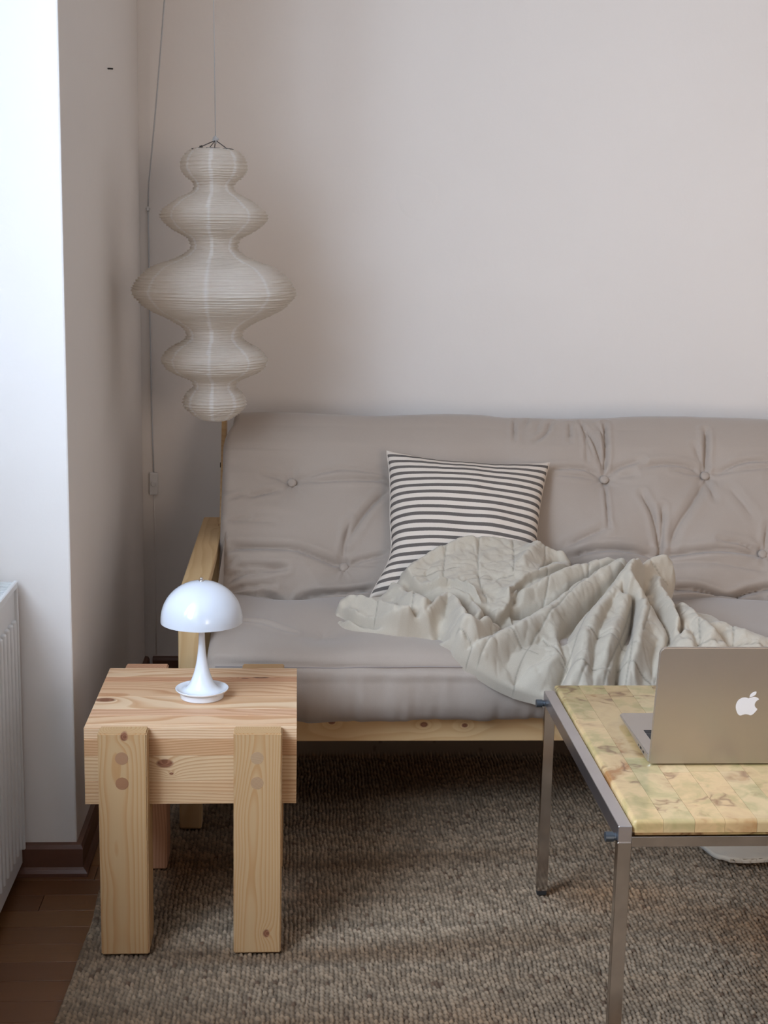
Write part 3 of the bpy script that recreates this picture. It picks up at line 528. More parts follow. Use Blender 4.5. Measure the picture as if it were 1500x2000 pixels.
# ------------------------------------------------------------------ striped pillow
def pillow():
    n = 150; TL, TR, BL, BR = [np.array(p) for p in ((.236, 3.605, .772), (.662, 3.60, .746), (.182, 3.34, .446), (.600, 3.32, .42))]
    u = np.sin(np.linspace(-1, 1, n)*np.pi/2*.999)*.5+np.linspace(-1, 1, n)*.5; Ug, Vg = np.meshgrid(u, u, indexing='ij')
    U0, V0 = Ug, Vg
    up = Ug*(1-.115*(1-Vg**2)*np.abs(Ug)**1.5*np.where(Ug < 0, 1.1, .8)); up = up*(1-.10*np.exp(-((Vg+.42)/.36)**2)*(Ug < 0)*np.abs(Ug)**2); vp = Vg*(1-.125*(1-Ug**2)*np.abs(Vg)**1.5)
    a = (up+1)/2; b = (vp+1)/2
    P = (TL*((1-a)*b)[..., None]+TR*(a*b)[..., None]+BL*((1-a)*(1-b))[..., None]+BR*(a*(1-b))[..., None])
    nrm = np.cross(TR-TL, TL-BL); nrm /= np.linalg.norm(nrm)
    if nrm[1] > 0: nrm = -nrm
    th = .078*(1-Ug**2)**.42*(1-Vg**2)**.42*(1-.25*np.exp(-((Ug)**2+(Vg)**2)/.1)*0)
    wr = .004*noise2(Ug*3+5, Vg*2, 31)+.0025*noise2(Ug*2, Vg*7, 32)
    edge = (1-Ug**2)**.3*(1-Vg**2)**.3
    # short gathers running in from the seams near the corners
    wr += .003*np.sin(Ug*38+Vg*6)*np.exp(-(1-np.abs(Vg))/.16)*edge
    F = P+nrm*(th+wr*edge)[..., None]; Bk = P-nrm*(th*.75)[..., None]
    V = np.concatenate([F.reshape(-1, 3), Bk.reshape(-1, 3)]); f = gridf(n, n)
    uv = np.stack([U0, V0], -1).reshape(-1, 2)*.5+.5
    me = np_mesh('pillow', V, np.concatenate([f[:, ::-1], f+n*n]), uv=np.concatenate([uv, uv]))
    bm = bmesh.new(); bm.from_mesh(me); bmesh.ops.remove_doubles(bm, verts=bm.verts, dist=.0006); bmesh.ops.recalc_face_normals(bm, faces=bm.faces); bm.to_mesh(me); bm.free()
    me.polygons.foreach_set('use_smooth', [True]*len(me.polygons))
    return me, P, n, nrm
sm, nt, b = new_mat('striped_cotton'); tc = nt.nodes.new('ShaderNodeTexCoord'); sp = nt.nodes.new('ShaderNodeSeparateXYZ'); nt.links.new(tc.outputs['UV'], sp.inputs[0])
ov = coords(nt); nz = noise(nt, ov, 900, 2, .7); fr = math_(nt, 'FRACT', math_(nt, 'ADD', math_(nt, 'MULTIPLY', sp.outputs[1], 19.5), math_(nt, 'MULTIPLY', nz, .09)))
st = ramp(nt, fr, [(0, (.74, .625, .515)), (.50, (.74, .625, .515)), (.54, (.105, .085, .072)), (.94, (.105, .085, .072)), (.98, (.74, .625, .515))])
mel = nt.nodes.new('ShaderNodeSeparateXYZ'); nt.links.new(ov, mel.inputs[0])
cv = nt.nodes.new('ShaderNodeCombineXYZ'); nt.links.new(math_(nt, 'MULTIPLY', mel.outputs[0], 300), cv.inputs[0]); nt.links.new(math_(nt, 'MULTIPLY', mel.outputs[2], 1500), cv.inputs[1]); wv = noise(nt, cv.outputs[0], 1, 2, .7)
nt.links.new(mixc(nt, math_(nt, 'MULTIPLY', wv, .22), st, (.42, .38, .35)), b.inputs['Base Color']); b.inputs['Roughness'].default_value = .95; b.inputs['Specular IOR Level'].default_value = .1; bump(nt, b, wv, .3, .0008)
pme, PP_, pn, pnrm = pillow()
pt = thing('striped_pillow', 'cream pillow with dark grey stripes leaning on the sofa back', 'pillow', (.4, 3.42, .43))
po = obj('cover', pme, sm, pt, smooth=True); po.matrix_parent_inverse = Matrix.Translation((-.4, -3.42, -.43))
ring = [PP_[i, pn-1] for i in range(0, pn, 6)]+[PP_[pn-1, j] for j in range(pn-1, 0, -6)]+[PP_[i, 0] for i in range(pn-1, 0, -6)]+[PP_[0, j] for j in range(0, pn-1, 6)]
so = obj('seam', tube(bmesh.new(), ring, .0016, 6, closed=True), sm, pt, smooth=True); so.matrix_parent_inverse = po.matrix_parent_inverse

# ------------------------------------------------------------------ blanket
def tps_fit(Pt, V):
    n = len(Pt); r = np.hypot(Pt[:, None, 0]-Pt[None, :, 0], Pt[:, None, 1]-Pt[None, :, 1])
    K = np.where(r > 0, r*r*np.log(r+1e-9), 0)+np.eye(n)*2e-4; Q = np.c_[np.ones(n), Pt]
    W = np.linalg.solve(np.block([[K, Q], [Q.T, np.zeros((3, 3))]]), np.r_[V, 0, 0, 0])
    def f(s, t):
        o = W[-3]+W[-2]*s+W[-1]*t
        for (a, b), w_ in zip(Pt, W[:-3]):
            r2 = (s-a)**2+(t-b)**2; o = o+w_*.5*r2*np.log(r2+1e-12)
        return o
    return f
def blanket():
    A0 = np.array([0, 2.95, .41]); T = np.array([0, .43, .19]); T /= np.linalg.norm(T); Nn = np.array([0, -T[2], T[1]])
    bc = np.array(BC); nb = tps_fit(bc[:, :2], bc[:, 2])
    out = smooth_poly(OB+[OB[0]], 4)[:-1]; lo = out.min(0)-.02; hi = out.max(0)+.02; step = .0026
    s = np.arange(lo[0], hi[0], step); t = np.arange(lo[1], hi[1], step); n, m = len(s), len(t)
    S, Tt = np.meshgrid(s, t, indexing='ij'); S = S.ravel(); Tt = Tt.ravel()
    inside = np.zeros(S.shape, bool); dist = np.full(S.shape, 9.); npx = S.copy(); npy = Tt.copy()
    for (x0, y0), (x1, y1) in zip(out, np.roll(out, -1, 0)):
        c = ((y0 > Tt) != (y1 > Tt)) & (S < (x1-x0)*(Tt-y0)/(y1-y0+1e-12)+x0); inside ^= c
        dx, dy = x1-x0, y1-y0; k = np.clip(((S-x0)*dx+(Tt-y0)*dy)/(dx*dx+dy*dy+1e-12), 0, 1); qx, qy = x0+k*dx, y0+k*dy
        d = np.hypot(S-qx, Tt-qy); b_ = d < dist; dist[b_] = d[b_]; npx[b_] = qx[b_]; npy[b_] = qy[b_]
    G = gridf(n, m); keep = inside[G].any(1); F = G[keep]
    used = np.unique(F); outv = used[~inside[used]]; S[outv] = npx[outv]; Tt[outv] = npy[outv]; dist[outv] = 0
    su, tu, du = S[used], Tt[used], dist[used]
    h = np.zeros(len(used))
    for kind, a, w_, pts in BF:
        P = smooth_poly(pts, 6); D, sd = polydist(su, tu, P, w_*4); f = D < 1; d = D[f]
        L_ = np.r_[0, np.cumsum(np.hypot(*np.diff(P, axis=0).T))]
        # folds die out at their ends
        e0 = np.hypot(su[f]-P[0, 0], tu[f]-P[0, 1]); e1 = np.hypot(su[f]-P[-1, 0], tu[f]-P[-1, 1]); ed = np.clip(.35+np.minimum(e0, e1)/.035, 0, 1)
        if kind == 'R': h[f] += a*1.35*np.exp(-(d/w_)**2)*ed
        elif kind == 'V': h[f] -= a*1.5*(.6*np.exp(-(d/(.55*w_))**1.2)+.5*np.exp(-d/w_))*ed
        else: h[f] += a*np.tanh(d/.0022)*sd[f]*np.exp(-d/w_)*ed
    st = np.full(len(used), 1.0)
    pk = np.zeros(len(used))
    for pts in SB:
        D, _ = polydist(su, tu, smooth_poly(pts, 6), .05); f = D < 1; st[f] = np.minimum(st[f], D[f])
    h -= .0024*np.exp(-(st/.0026)**2)+.002*np.exp(-st/.012)
    h += .0042*noise2(su*19, tu*23, 41)+.0028*noise2(su*42+tu*11, tu*40-su*15, 42)+.0012*noise2(su*95, tu*90, 43)+.0013*noise2(su*130, tu*130, 44)*np.exp(-st/.02)
    h += .006*noise2(su*9+tu*4, tu*10-su*3, 45)
    # crumple lines: the zero crossings of a noise make sharp little creases
    cr_ = np.abs(noise2(su*24+3, tu*27, 46)); h -= .0030*np.exp(-cr_/.10)
    cr_ = np.abs(noise2(su*48+tu*20, tu*50, 47)); h -= .0012*np.exp(-cr_/.12)
    r = .017; e = np.clip(du/r, 0, 1); rnd_ = r*(1-np.sqrt(1-(1-e)**2))
    hh = nb(su, tu)+.003+1.2*h*np.clip(du/.012, .15, 1)-rnd_
    V = A0+np.outer(su, [1, 0, 0])+np.outer(tu, T)+np.outer(hh, Nn)
    # cloth never sinks into the mattress
    Cp = smooth_poly(MP, 4); D, sd = polydist(V[:, 1], V[:, 2], Cp, 1.0); push = np.clip(np.where(V[:, 1] < 2.99, .024, .011)*np.clip(du/.012, .35, 1)-D*sd, 0, .08)*(V[:, 2] < .52)
    V += np.outer(push*1.05, Nn)
    remap = np.full(n*m, -1); remap[used] = np.arange(len(used)); F = remap[F]
    # skirt tucked under the rim
    E = np.concatenate([F[:, [0, 1]], F[:, [1, 2]], F[:, [2, 3]], F[:, [3, 0]]]); key = np.sort(E, 1); ks = key[:, 0].astype(np.int64)*10**7+key[:, 1]
    uq, inv, cnt = np.unique(ks, return_inverse=True, return_counts=True); be = E[cnt[inv] == 1]
    bv = np.unique(be); lv = V[bv].copy(); cen = np.array([out[:, 0].mean(), 0, 0])
    lv = lv-Nn*.022; low = np.zeros(len(V), int); low[bv] = len(V)+np.arange(len(bv))
    V2 = np.concatenate([V, lv]); F2 = np.concatenate([F, np.stack([be[:, 1], be[:, 0], low[be[:, 0]], low[be[:, 1]]], 1)])
    c = np.ones((len(V2), 3))
    c[:len(st)] *= (1-.34*np.exp(-(st/.0014)**2))[:, None]
    return np_mesh('blanket', V2, F2, col=c)
bmn = M['blanket']; nt = bmn.node_tree; b = nt.nodes['Principled BSDF']; lk = b.inputs['Base Color'].links[0].from_socket
at = nt.nodes.new('ShaderNodeVertexColor'); at.layer_name = 'Col'; nt.links.new(mixc(nt, 1.0, lk, at.outputs[0], 'MULTIPLY'), b.inputs['Base Color'])
bt = thing('quilted_blanket', 'crumpled pale grey quilted linen blanket heaped on the sofa seat', 'blanket')
obj('crumpled_top', blanket(), bmn, bt, smooth=True)
def drape():
    xs = np.arange(.66, 1.30, .005); prof = smooth_poly([(2.905, .355), (2.895, .34), (2.90, .25), (2.91, .12), (2.905, .04), (2.88, .020), (2.82, .018), (2.765, .016)], 10)
    S = np.r_[0, np.cumsum(np.hypot(*np.diff(prof, axis=0).T))]; n = len(xs); m = 90
    vm = np.interp(xs, [.66, .76, .86, .915, .96, 1.01, 1.035, 1.06, 1.12, 1.3], [.06, .16, .28, .445, .505, .525, .455, .38, .27, .12])
    v = np.linspace(0, 1, m)[None, :]*vm[:, None]; Y = np.interp(v, S, prof[:, 0]); Z = np.interp(v, S, prof[:, 1]); X = np.repeat(xs[:, None], m, 1)
    k = np.clip(v/.1, 0, 1)*np.clip((.47-v)/.06, 0, 1); Y = Y-k*(.012+.011*np.sin(X*62+v*3)+.006*np.sin(X*131+1))
    Z = Z+np.clip((v-.42)/.03, 0, 1)*(.003+.0015*np.sin(X*50))
    me = np_mesh('hanging_fold', np.stack([X, Y, Z], -1), gridf(n, m), col=np.ones((n*m, 3)))
    return me
do = obj('hanging_fold', drape(), bmn, bt, smooth=True); sd_ = do.modifiers.new('thickness', 'SOLIDIFY'); sd_.thickness = .010; sd_.offset = 0

# ------------------------------------------------------------------ pine stool
stool = thing('pine_stool', 'chunky pine stool used as side table beside the sofa, four block legs', 'stool', (-.186, 2.648, 0))
SP = dict(light=(.78, .57, .37), late=(.55, .29, .14))
SO = Vector((-.186, 2.648, 0))
X0, X1, Y0, Y1 = -.3795-SO.x, .007-SO.x, 2.465-SO.y, 2.832-SO.y
def k_(x, y, z, rx, ry, rz): return (x-SO.x, y-SO.y, z, rx, ry, rz)
ys = [2.465, 2.4845, 2.534, 2.572, 2.6465, 2.7415, 2.7715, 2.8, 2.832]
topk = {3: [k_(-.362, 2.625, .425, .020, .012, .012)], 5: [k_(-.066, 2.768, .425, .016, .006, .010), k_(-.098, 2.762, .425, .008, .003, .01)]}
ml = [pine('pine_stave_%d' % i, 'X', knots=topk.get(i, []), freq=(130, 95, 150, 80, 105, 140, 60, 120)[i], tone=.16, **SP) for i in range(8)]
tone_pink = pine('pine_stave_pink', 'X', light=(.70, .45, .29), late=(.54, .29, .15), knots=topk[5], freq=150)
zb = .4035
for i in range(8):
    bm = bx(X0, X1, ys[i]-SO.y+.00015, ys[i+1]-SO.y-.00015, zb, .425, .0006)
    obj('top_stave', bm, tone_pink if i in (2, 5) else ml[i], stool)
zs = [.278, .298, .3229, .3715, .4035]
fk = {2: [k_(-.2338, 2.465, .3569, .0155, .02, .0085), k_(-.222, 2.465, .337, .004, .008, .0025)]}
for i in range(4):
    m_ = pine('pine_apron_%d' % i, 'X', knots=fk.get(i, []), freq=(120, 90, 105, 130)[i], light=(.65, .45, .265), late=(.46, .25, .11))
    obj('block_stave', bx(X0, X1, Y0, Y1, zs[i]+.0001, zs[i+1]-.0001, .0006), m_, stool)
legk = {0: [k_(-.3023, 2.425, .4225, .007, .02, .008)], 1: [k_(-.0466, 2.425, .0393, .006, .02, .008)]}
Ld = .085
for j, (lx, front) in enumerate(((-.3495, 1), (-.107, 1), (-.3495, 0), (-.107, 0))):
    lm = pine('pine_leg_%d' % j, 'Z', knots=legk.get(j, []), freq=(125, 140, 110, 110)[j], light=(.53, .36, .19) if j != 2 else (.55, .30, .18), late=(.46, .25, .10) if j != 2 else (.40, .18, .09), rand=.0,
              centre=((.3-.0 if False else -(lx+.044-SO.x)+(.006, -.002, .05, .02)[j]), .19 if front else -.12))
    x0, x1 = lx-SO.x, lx+.0875-SO.x
    if front: pts = [(2.425, 0), (2.425, .4285), (2.4648, .4285), (2.4648, .2778), (2.425+Ld, .2778), (2.425+Ld, 0)]
    else: pts = [(2.872, 0), (2.872, .4225), (2.8322, .4225), (2.8322, .2778), (2.872-Ld, .2778), (2.872-Ld, 0)]
    bm = bmesh.new(); A = [bm.verts.new((x0, yy-SO.y, zz)) for yy, zz in pts]; Bv = [bm.verts.new((x1, yy-SO.y, zz)) for yy, zz in pts]
    bm.faces.new(A); bm.faces.new(Bv[::-1])
    for i in range(6): bm.faces.new((A[i], Bv[i], Bv[(i+1) % 6], A[(i+1) % 6]))
    bmesh.ops.recalc_face_normals(bm, faces=bm.faces); bmesh.ops.bevel(bm, geom=list(bm.edges), offset=.0022, segments=2, affect='EDGES')
    leg = obj('leg', bm, lm, stool)
    yf = 2.425 if front else 2.872
    dmat = pine('pine_dowel_%d' % j, 'Y', light=(.36, .20, .115) if j == 0 else (.46, .32, .19), late=(.36, .20, .10), freq=260)
    for dz in (.3817, .334):
        bm = bmesh.new(); yy0 = yf-SO.y; s_ = -1 if front else 1
        tube(bm, [(lx+.0425-SO.x, yy0-s_*.004, dz), (lx+.0425-SO.x, yy0+s_*.0004, dz)], .0117, 28)
        obj('dowel', bm, dmat, leg)

# ------------------------------------------------------------------ table lamp
tl = thing('table_lamp', 'white dome table lamp with flared trumpet foot on the pine stool', 'lamp', (-.1775, 2.642, .4252))
obj('foot', lathe(bmesh.new(), [(0, 0), (.0405, 0), (.042, .0015), (.0425, .011), (.041, .0125), (0, .0125)], 64), M['white_gloss'], tl, smooth=False)
prof = [(0, .0125), (.042, .0125), (.0495, .0155), (.0515, .0185), (.0505, .0195), (.046, .0178), (.040, .0165), (.034, .0180), (.0285, .0225), (.0235, .030), (.0190, .040), (.0150, .052), (.0115, .067), (.0088, .084), (.0068, .104), (.0058, .125), (.0055, .150), (.0055, .175)]
def fine(p, k=6): return [tuple(q) for q in smooth_poly(p, k)]
obj('base', lathe(bmesh.new(), fine(prof[1:], 4), 64), M['white_gloss'], tl, smooth=True)
shm, nt, b = new_mat('opal_shade'); b.inputs['Base Color'].default_value = (.68, .69, .73, 1); b.inputs['Roughness'].default_value = .16; b.inputs['Coat Weight'].default_value = .4; b.inputs['Subsurface Weight'].default_value = .35; b.inputs['Subsurface Radius'].default_value = (.02, .02, .02); b.inputs['Subsurface Scale'].default_value = .5
R0 = .0785; Hs = .0765; zr = .1520
po_ = [(R0*1.0, zr), (R0*1.0, zr+.004)]+[(R0*math.cos(a), zr+.004+Hs*math.sin(a)**.97) for a in np.linspace(.08, math.pi/2-.02, 26)]+[(0, zr+.004+Hs)]
pi_ = [(0, zr+.002+Hs-.001)]+[((R0-.0025)*math.cos(a), zr+.002+(Hs-.002)*math.sin(a)) for a in np.linspace(math.pi/2-.02, .03, 26)]+[(R0-.0025, zr), (R0, zr)]
obj('shade', lathe(bmesh.new(), po_+pi_, 96), shm, tl, smooth=True)
zt = zr+.004+Hs
obj('finial', lathe(bmesh.new(), [(0, zt-.002), (.0052, zt-.001), (.0052, zt+.0012), (.0022, zt+.0016), (.0024, zt+.003), (.0034, zt+.0045), (.0030, zt+.0062), (0, zt+.007)], 24), M['chrome'], tl, smooth=True)
obj('light_source', lathe(bmesh.new(), [(0, .175), (.012, .176), (.014, .180), (.010, .196), (0, .198)], 24), M['white_gloss'], tl, smooth=True)

# ------------------------------------------------------------------ paper lantern
LP = [(.0454, 1.5186), (.0505, 1.5162), (.0656, 1.5101), (.077, 1.4968), (.082, 1.4798), (.0795, 1.4652), (.0681, 1.4494), (.0543, 1.4384), (.0492, 1.4299), (.0505, 1.4214), (.0606, 1.4128), (.0883, 1.3993), (.1098, 1.3846), (.1249, 1.3723), (.1325, 1.3613), (.1287, 1.3477), (.1148, 1.3317), (.0921, 1.3169), (.0732, 1.307), (.0618, 1.2971), (.0593, 1.2822), (.0669, 1.2723), (.0833, 1.2611), (.1136, 1.2487), (.1489, 1.2362), (.1716, 1.2212), (.1893, 1.2037), (.2019, 1.1824), (.2019, 1.1699), (.1943, 1.1561), (.1742, 1.1359), (.1489, 1.1208), (.1212, 1.1082), (.0947, 1.0943), (.077, 1.0829), (.0707, 1.0702), (.0732, 1.0587), (.0883, 1.0473), (.1085, 1.0371), (.1237, 1.0231), (.1312, 1.0091), (.13, .9976), (.1212, .9835), (.0984, .9694), (.0732, .9591), (.0581, .9501), (.0543, .9398), (.0631, .9295), (.0745, .9166), (.0795, .9024), (.0782, .8895), (.0656, .8753), (.053, .8649), (.0416, .8571), (.0353, .8545)]
LC = Vector((-.2035, 3.55, 0))
lan = thing('paper_lantern', 'tall tiered white paper lantern with ribbed bulges hanging in the corner', 'lantern', (LC.x, LC.y, .85))
def lantern():
    C = smooth_poly(LP, 12); S = np.r_[0, np.cumsum(np.hypot(*np.diff(C, axis=0).T))]
    s = np.arange(0, S[-1], .0013); r = np.interp(s, S, C[:, 0]); z = np.interp(s, S, C[:, 1])
    k = np.ones(5)/5; r[2:-2] = np.convolve(r, k, 'valid')
    tr, tz = np.gradient(r), np.gradient(z); l = np.hypot(tr, tz); nr, nz = -tz/l, tr/l
    n = len(s); m = 144; th = np.linspace(0, 2*np.pi, m, endpoint=False)
    ph = s/.0082; jit = noise2(s*60, s*0, 51)*.25
    Ph = ph[:, None]+jit[:, None]+th[None, :]/(2*np.pi)
    rs = np.random.RandomState(5); amp = .0028+.0028*rs.rand(400)[np.floor(ph).astype(int) % 400]
    rip = np.abs(np.sin(np.pi*Ph))**.6*amp[:, None]                      # paper sags between the wire rings
    rip = rip+.0016*noise2(th[None, :]*9+Ph*7, Ph*2, 52)
    Rr = r[:, None]-nr[:, None]*0+(-nr[:, None])*0; Rr = r[:, None]+np.abs(nr)[:, None]*(.0028-rip); Zz = z[:, None]-nz[:, None]*rip*.5
    X = Rr*np.cos(th); Y = Rr*np.sin(th)
    V = np.stack([X, Y, Zz-.85], -1)
    ang = (np.degrees(th)+90+3) % 45; ang = np.minimum(ang, 45-ang)
    wd = ang[None, :]*np.pi/180*r[:, None]                                # distance to the nearest gore seam
    c = 1-.0*wd; c = np.where(wd < .0042, 1.0, .0)
    return np_mesh('shade', V, gridf(n, m, True)[:, ::-1], col=np.repeat(c.reshape(-1, 1), 3, 1))
pm, nt, b = new_mat('lantern_paper'); at = nt.nodes.new('ShaderNodeVertexColor'); at.layer_name = 'Col'
v = coords(nt); nz = noise(nt, v, 55, 4, .65)
pc = mixc(nt, nz, (.80, .72, .62), (.88, .81, .72)); pc = mixc(nt, math_(nt, 'MULTIPLY', at.outputs[0], .45), pc, (.98, .96, .94))
nt.links.new(pc, b.inputs['Base Color']); b.inputs['Roughness'].default_value = .75; b.inputs['Specular IOR Level'].default_value = .2
t_ = nt.nodes.new('ShaderNodeBsdfTranslucent'); nt.links.new(pc, t_.inputs[0]); mx = nt.nodes.new('ShaderNodeMixShader')
nt.links.new(math_(nt, 'SUBTRACT', .34, math_(nt, 'MULTIPLY', at.outputs[0], .12)), mx.inputs[0]); nt.links.new(b.outputs[0], mx.inputs[1]); nt.links.new(t_.outputs[0], mx.inputs[2]); nt.links.new(mx.outputs[0], nt.nodes['Material Output'].inputs[0])
obj('shade', lantern(), pm, lan, smooth=True)
def W_(pts, r, n=6, closed=False, base=(LC.x, LC.y, .85), bm=None): return tube(bm or bmesh.new(), [Vector(p)-Vector(base) for p in pts], r, n, closed)
bm = bmesh.new(); hub = (-.1995, 3.55, 1.538)
for p in ((-.2441, 3.55, 1.5176), (-.1673, 3.548, 1.5158), (-.213, 3.51, 1.516), (-.205, 3.59, 1.516)): W_([hub, p], .0012, bm=bm)
W_([(LC.x+.047*math.cos(a), LC.y+.047*math.sin(a), 1.517) for a in np.linspace(0, 2*np.pi, 30, endpoint=False)], .0012, closed=True, bm=bm)
W_([(-.2441, 3.55, 1.5176), (-.2575, 3.548, 1.5165)], .0012, bm=bm)
W_([(-.238, 3.55, 1.521), (-.231, 3.55, 1.5235)], .0028, bm=bm)
obj('wire_frame', bm, M['wire'], lan, smooth=True)
bm = bmesh.new(); W_([(-.2065, 3.55, 1.538), (-.192, 3.55, 1.542)], .0032, 8, bm=bm); W_([(-.1995, 3.546, 1.548), (-.1995, 3.55, 1.530)], .0028, 8, bm=bm); W_([(-.196, 3.552, 1.535), (-.2045, 3.548, 1.545)], .0024, 8, bm=bm)
obj('knot', bm, M['cord'], lan, smooth=True)
obj('suspension_cord', W_([(-.2035, 3.55, ZC-.001), (-.2035, 3.55, 1.9), (-.1995, 3.55, 1.541)], .0011), M['cord'], lan, smooth=True)
obj('ceiling_hook', W_([(-.2035, 3.55, ZC), (-.2035, 3.55, ZC-.02), (-.195, 3.55, ZC-.03), (-.2035, 3.55, ZC-.04)], .002), M['wire'], lan, smooth=True)

# ------------------------------------------------------------------ power cord on the wall
pc_ = thing('lamp_cord', 'grey cord swagged from the ceiling to the corner and down the back wall', 'cord', (-.425, YB-.006, 0))
cb = (-.425, YB-.006, 0)
def cw(pts, r=.0021, n=8, bm=None): return tube(bm or bmesh.new(), [Vector(p)-Vector(cb) for p in pts], r, n)
YC = YB-.006
sw = [(-.4253, YC, 1.383), (-.4215, YC-.01, 1.45)]
for k in range(1, 13):
    t = k/12; a_ = Vector((-.4215, YC-.01, 1.45)); e_ = Vector((-.262, 3.62, ZC)); p = a_.lerp(e_, t); p.z -= .10*math.sin(math.pi*t); sw.append(tuple(p))
obj('swagged_cord', cw(sw), M['cord'], pc_, smooth=True)
down = [(-.4253, YC, 1.383), (-.4243, YC, 1.30), (-.4246, YC, 1.15), (-.4225, YC, 1.0), (-.4218, YC, .85), (-.4190, YC, .70), (-.4170, YC, .622)]
obj('wall_cord', cw(down, .0021), M['cord'], pc_, smooth=True)
obj('lower_cord', cw([(-.4165, YC, .556), (-.4160, YC+.001, .40), (-.4150, YC+.001, .20), (-.4155, YC+.001, .062)], .0016), M['wall'], pc_, smooth=True)
o = obj('clip', box(bmesh.new(), -.0045, .0045, -.004, .006, 1.378, 1.390, .0015, 2), M['switch'], pc_)
o = obj('clip', cw([(-.4305, YC, 1.385), (-.4195, YC, 1.383)], .0016), M['wire'], pc_)
sbm = box(bmesh.new(), -.0045, .0205, -.012, .006, .555, .622, .004, 3); swo = obj('dimmer_switch', sbm, M['switch'], pc_, label='white rectangular dimmer switch with round knob')
bm = lathe(bmesh.new(), [(0, .010), (.006, .010), (.0072, .0085), (.0076, 0), (0, 0)], 28); ko = obj('knob', bm, M['switch'], swo, smooth=False); ko.location = (.0085, -.0118, .590); ko.rotation_euler = (R_(90), 0, 0)
wh = tag(obj('nail', box(bmesh.new(), 0, .013, -.002, .002, -.0018, .0018, .0006), M['hole']), 'small dark nail sticking out high on the left wall beside the lantern', 'nail'); wh.location = (XL, 3.498, 1.6926)

# ------------------------------------------------------------------ coffee table
TX, TY = .4985, 2.0; TW, TD, TH = .80, .665, .4305
ct = thing('coffee_table', 'low coffee table with square chrome legs and inlaid onyx top', 'table', (TX, TY, 0))
b_ = .0215; d_ = .0165
for sx in (0, TW-b_):
    for sy in (0, TD-d_):
        lg = obj('leg', bx(sx, sx+b_, sy, sy+d_, .009, TH-.0265, .0008), M['chrome'], ct)
        obj('foot_cap', bx(sx+.001, sx+b_-.001, sy+.001, sy+d_-.001, 0, .0088, .001), M['rubber'], lg)
    obj('side_rail', bx(sx, sx+b_, 0, TD, TH-.026, TH, .0008), M['steel'], ct)
for sy, (z0, z1) in ((.004, (.395, .4115)), (TD-.022, (.395, .4115))):
    cr_ = obj('cross_rail', bx(b_+.0005, TW-b_-.0005, sy, sy+.018, z0, z1, .0006), M['chrome'], ct)
    for s_, xb in ((-1, -.0005), (1, TW+.0005)):
        bm = bmesh.new(); tube(bm, [(xb, sy+.009, .4085), (xb+s_*.004, sy+.009, .4085)], .0062, 16); tube(bm, [(xb+s_*.0045, sy+.009, .4085), (xb+s_*.0165, sy+.009, .4085)], [.0078, .0078], 16)
        obj('bolt', bm, M['bolt'], cr_)
# onyx: strips of stone with their own veins
om, nt, b = new_mat('onyx'); v = coords(nt, (1, 1, 1), rand=5.0); v2 = coords(nt, (1, 2.2, 1), rand=9.0)
warp = nt.nodes.new('ShaderNodeTexNoise'); warp.inputs['Scale'].default_value = 9; warp.inputs['Detail'].default_value = 3; nt.links.new(v, warp.inputs['Vector'])
vm_ = nt.nodes.new('ShaderNodeVectorMath'); vm_.operation = 'MULTIPLY_ADD'; nt.links.new(warp.outputs['Color'], vm_.inputs[0]); vm_.inputs[1].default_value = (.16,)*3; nt.links.new(v, vm_.inputs[2])
cl = noise(nt, vm_.outputs[0], 9, 4, .6); oi = nt.nodes.new('ShaderNodeObjectInfo')
base = ramp(nt, cl, [(.25, (.30, .255, .11)), (.40, (.46, .37, .17)), (.50, (.62, .45, .235)), (.60, (.55, .39, .20)), (.70, (.36, .175, .06))])
tint = ramp(nt, oi.outputs['Random'], [(0, (1, .98, .95)), (.25, (.90, .88, .78)), (.5, (1.05, .95, .86)), (.75, (.92, .84, .74)), (1, (.86, .83, .70))])
base = mixc(nt, 1.0, base, tint, 'MULTIPLY')
vn = noise(nt, vm_.outputs[0], 6.5, 3, .55); ve = math_(nt, 'ABSOLUTE', math_(nt, 'SUBTRACT', vn, .5))
thin = ramp(nt, ve, [(0, (1, 1, 1)), (.010, (.6,)*3), (.024, (.12,)*3), (.06, (0, 0, 0))])
gate = ramp(nt, noise(nt, v2, 8, 2, .5), [(.42, (0, 0, 0)), (.56, (1, 1, 1))])
base = mixc(nt, math_(nt, 'MULTIPLY', math_(nt, 'MULTIPLY', thin, gate), .8), base, (.16, .065, .025))
blo = ramp(nt, noise(nt, vm_.outputs[0], 14, 4, .7), [(.60, (0, 0, 0)), (.72, (1, 1, 1))])
base = mixc(nt, math_(nt, 'MULTIPLY', math_(nt, 'MULTIPLY', blo, gate), .75), base, (.22, .085, .028))
nt.links.new(base, b.inputs['Base Color']); b.inputs['Roughness'].default_value = .13; b.inputs['Specular IOR Level'].default_value = .4; b.inputs['Coat Weight'].default_value = .15; b.inputs['Coat Roughness'].default_value = .05
b.inputs['Subsurface Weight'].default_value = .0
sx0, sx1, sy0, sy1, sz0, sz1 = b_+.0015, TW-b_-.0015, .001, TD+.012, .4135, .4395
slab = obj('stone_top', bx(sx0+.004, sx1-.004, sy0+.004, sy1-.004, sz0, sz0+.006, .001), om, ct)
rt = random.Random(11)
cols = [sx0, .5685-TX, .6175-TX, .6645-TX, .715-TX, .76-TX, .815-TX, .865-TX, .915-TX, .97-TX, 1.03-TX, 1.09-TX, 1.15-TX, 1.21-TX, sx1]
joints = {0: [sy0, .47, .595, sy1], 1: [sy0, .27, .615, sy1], 2: [sy0, .20, .43, sy1]}
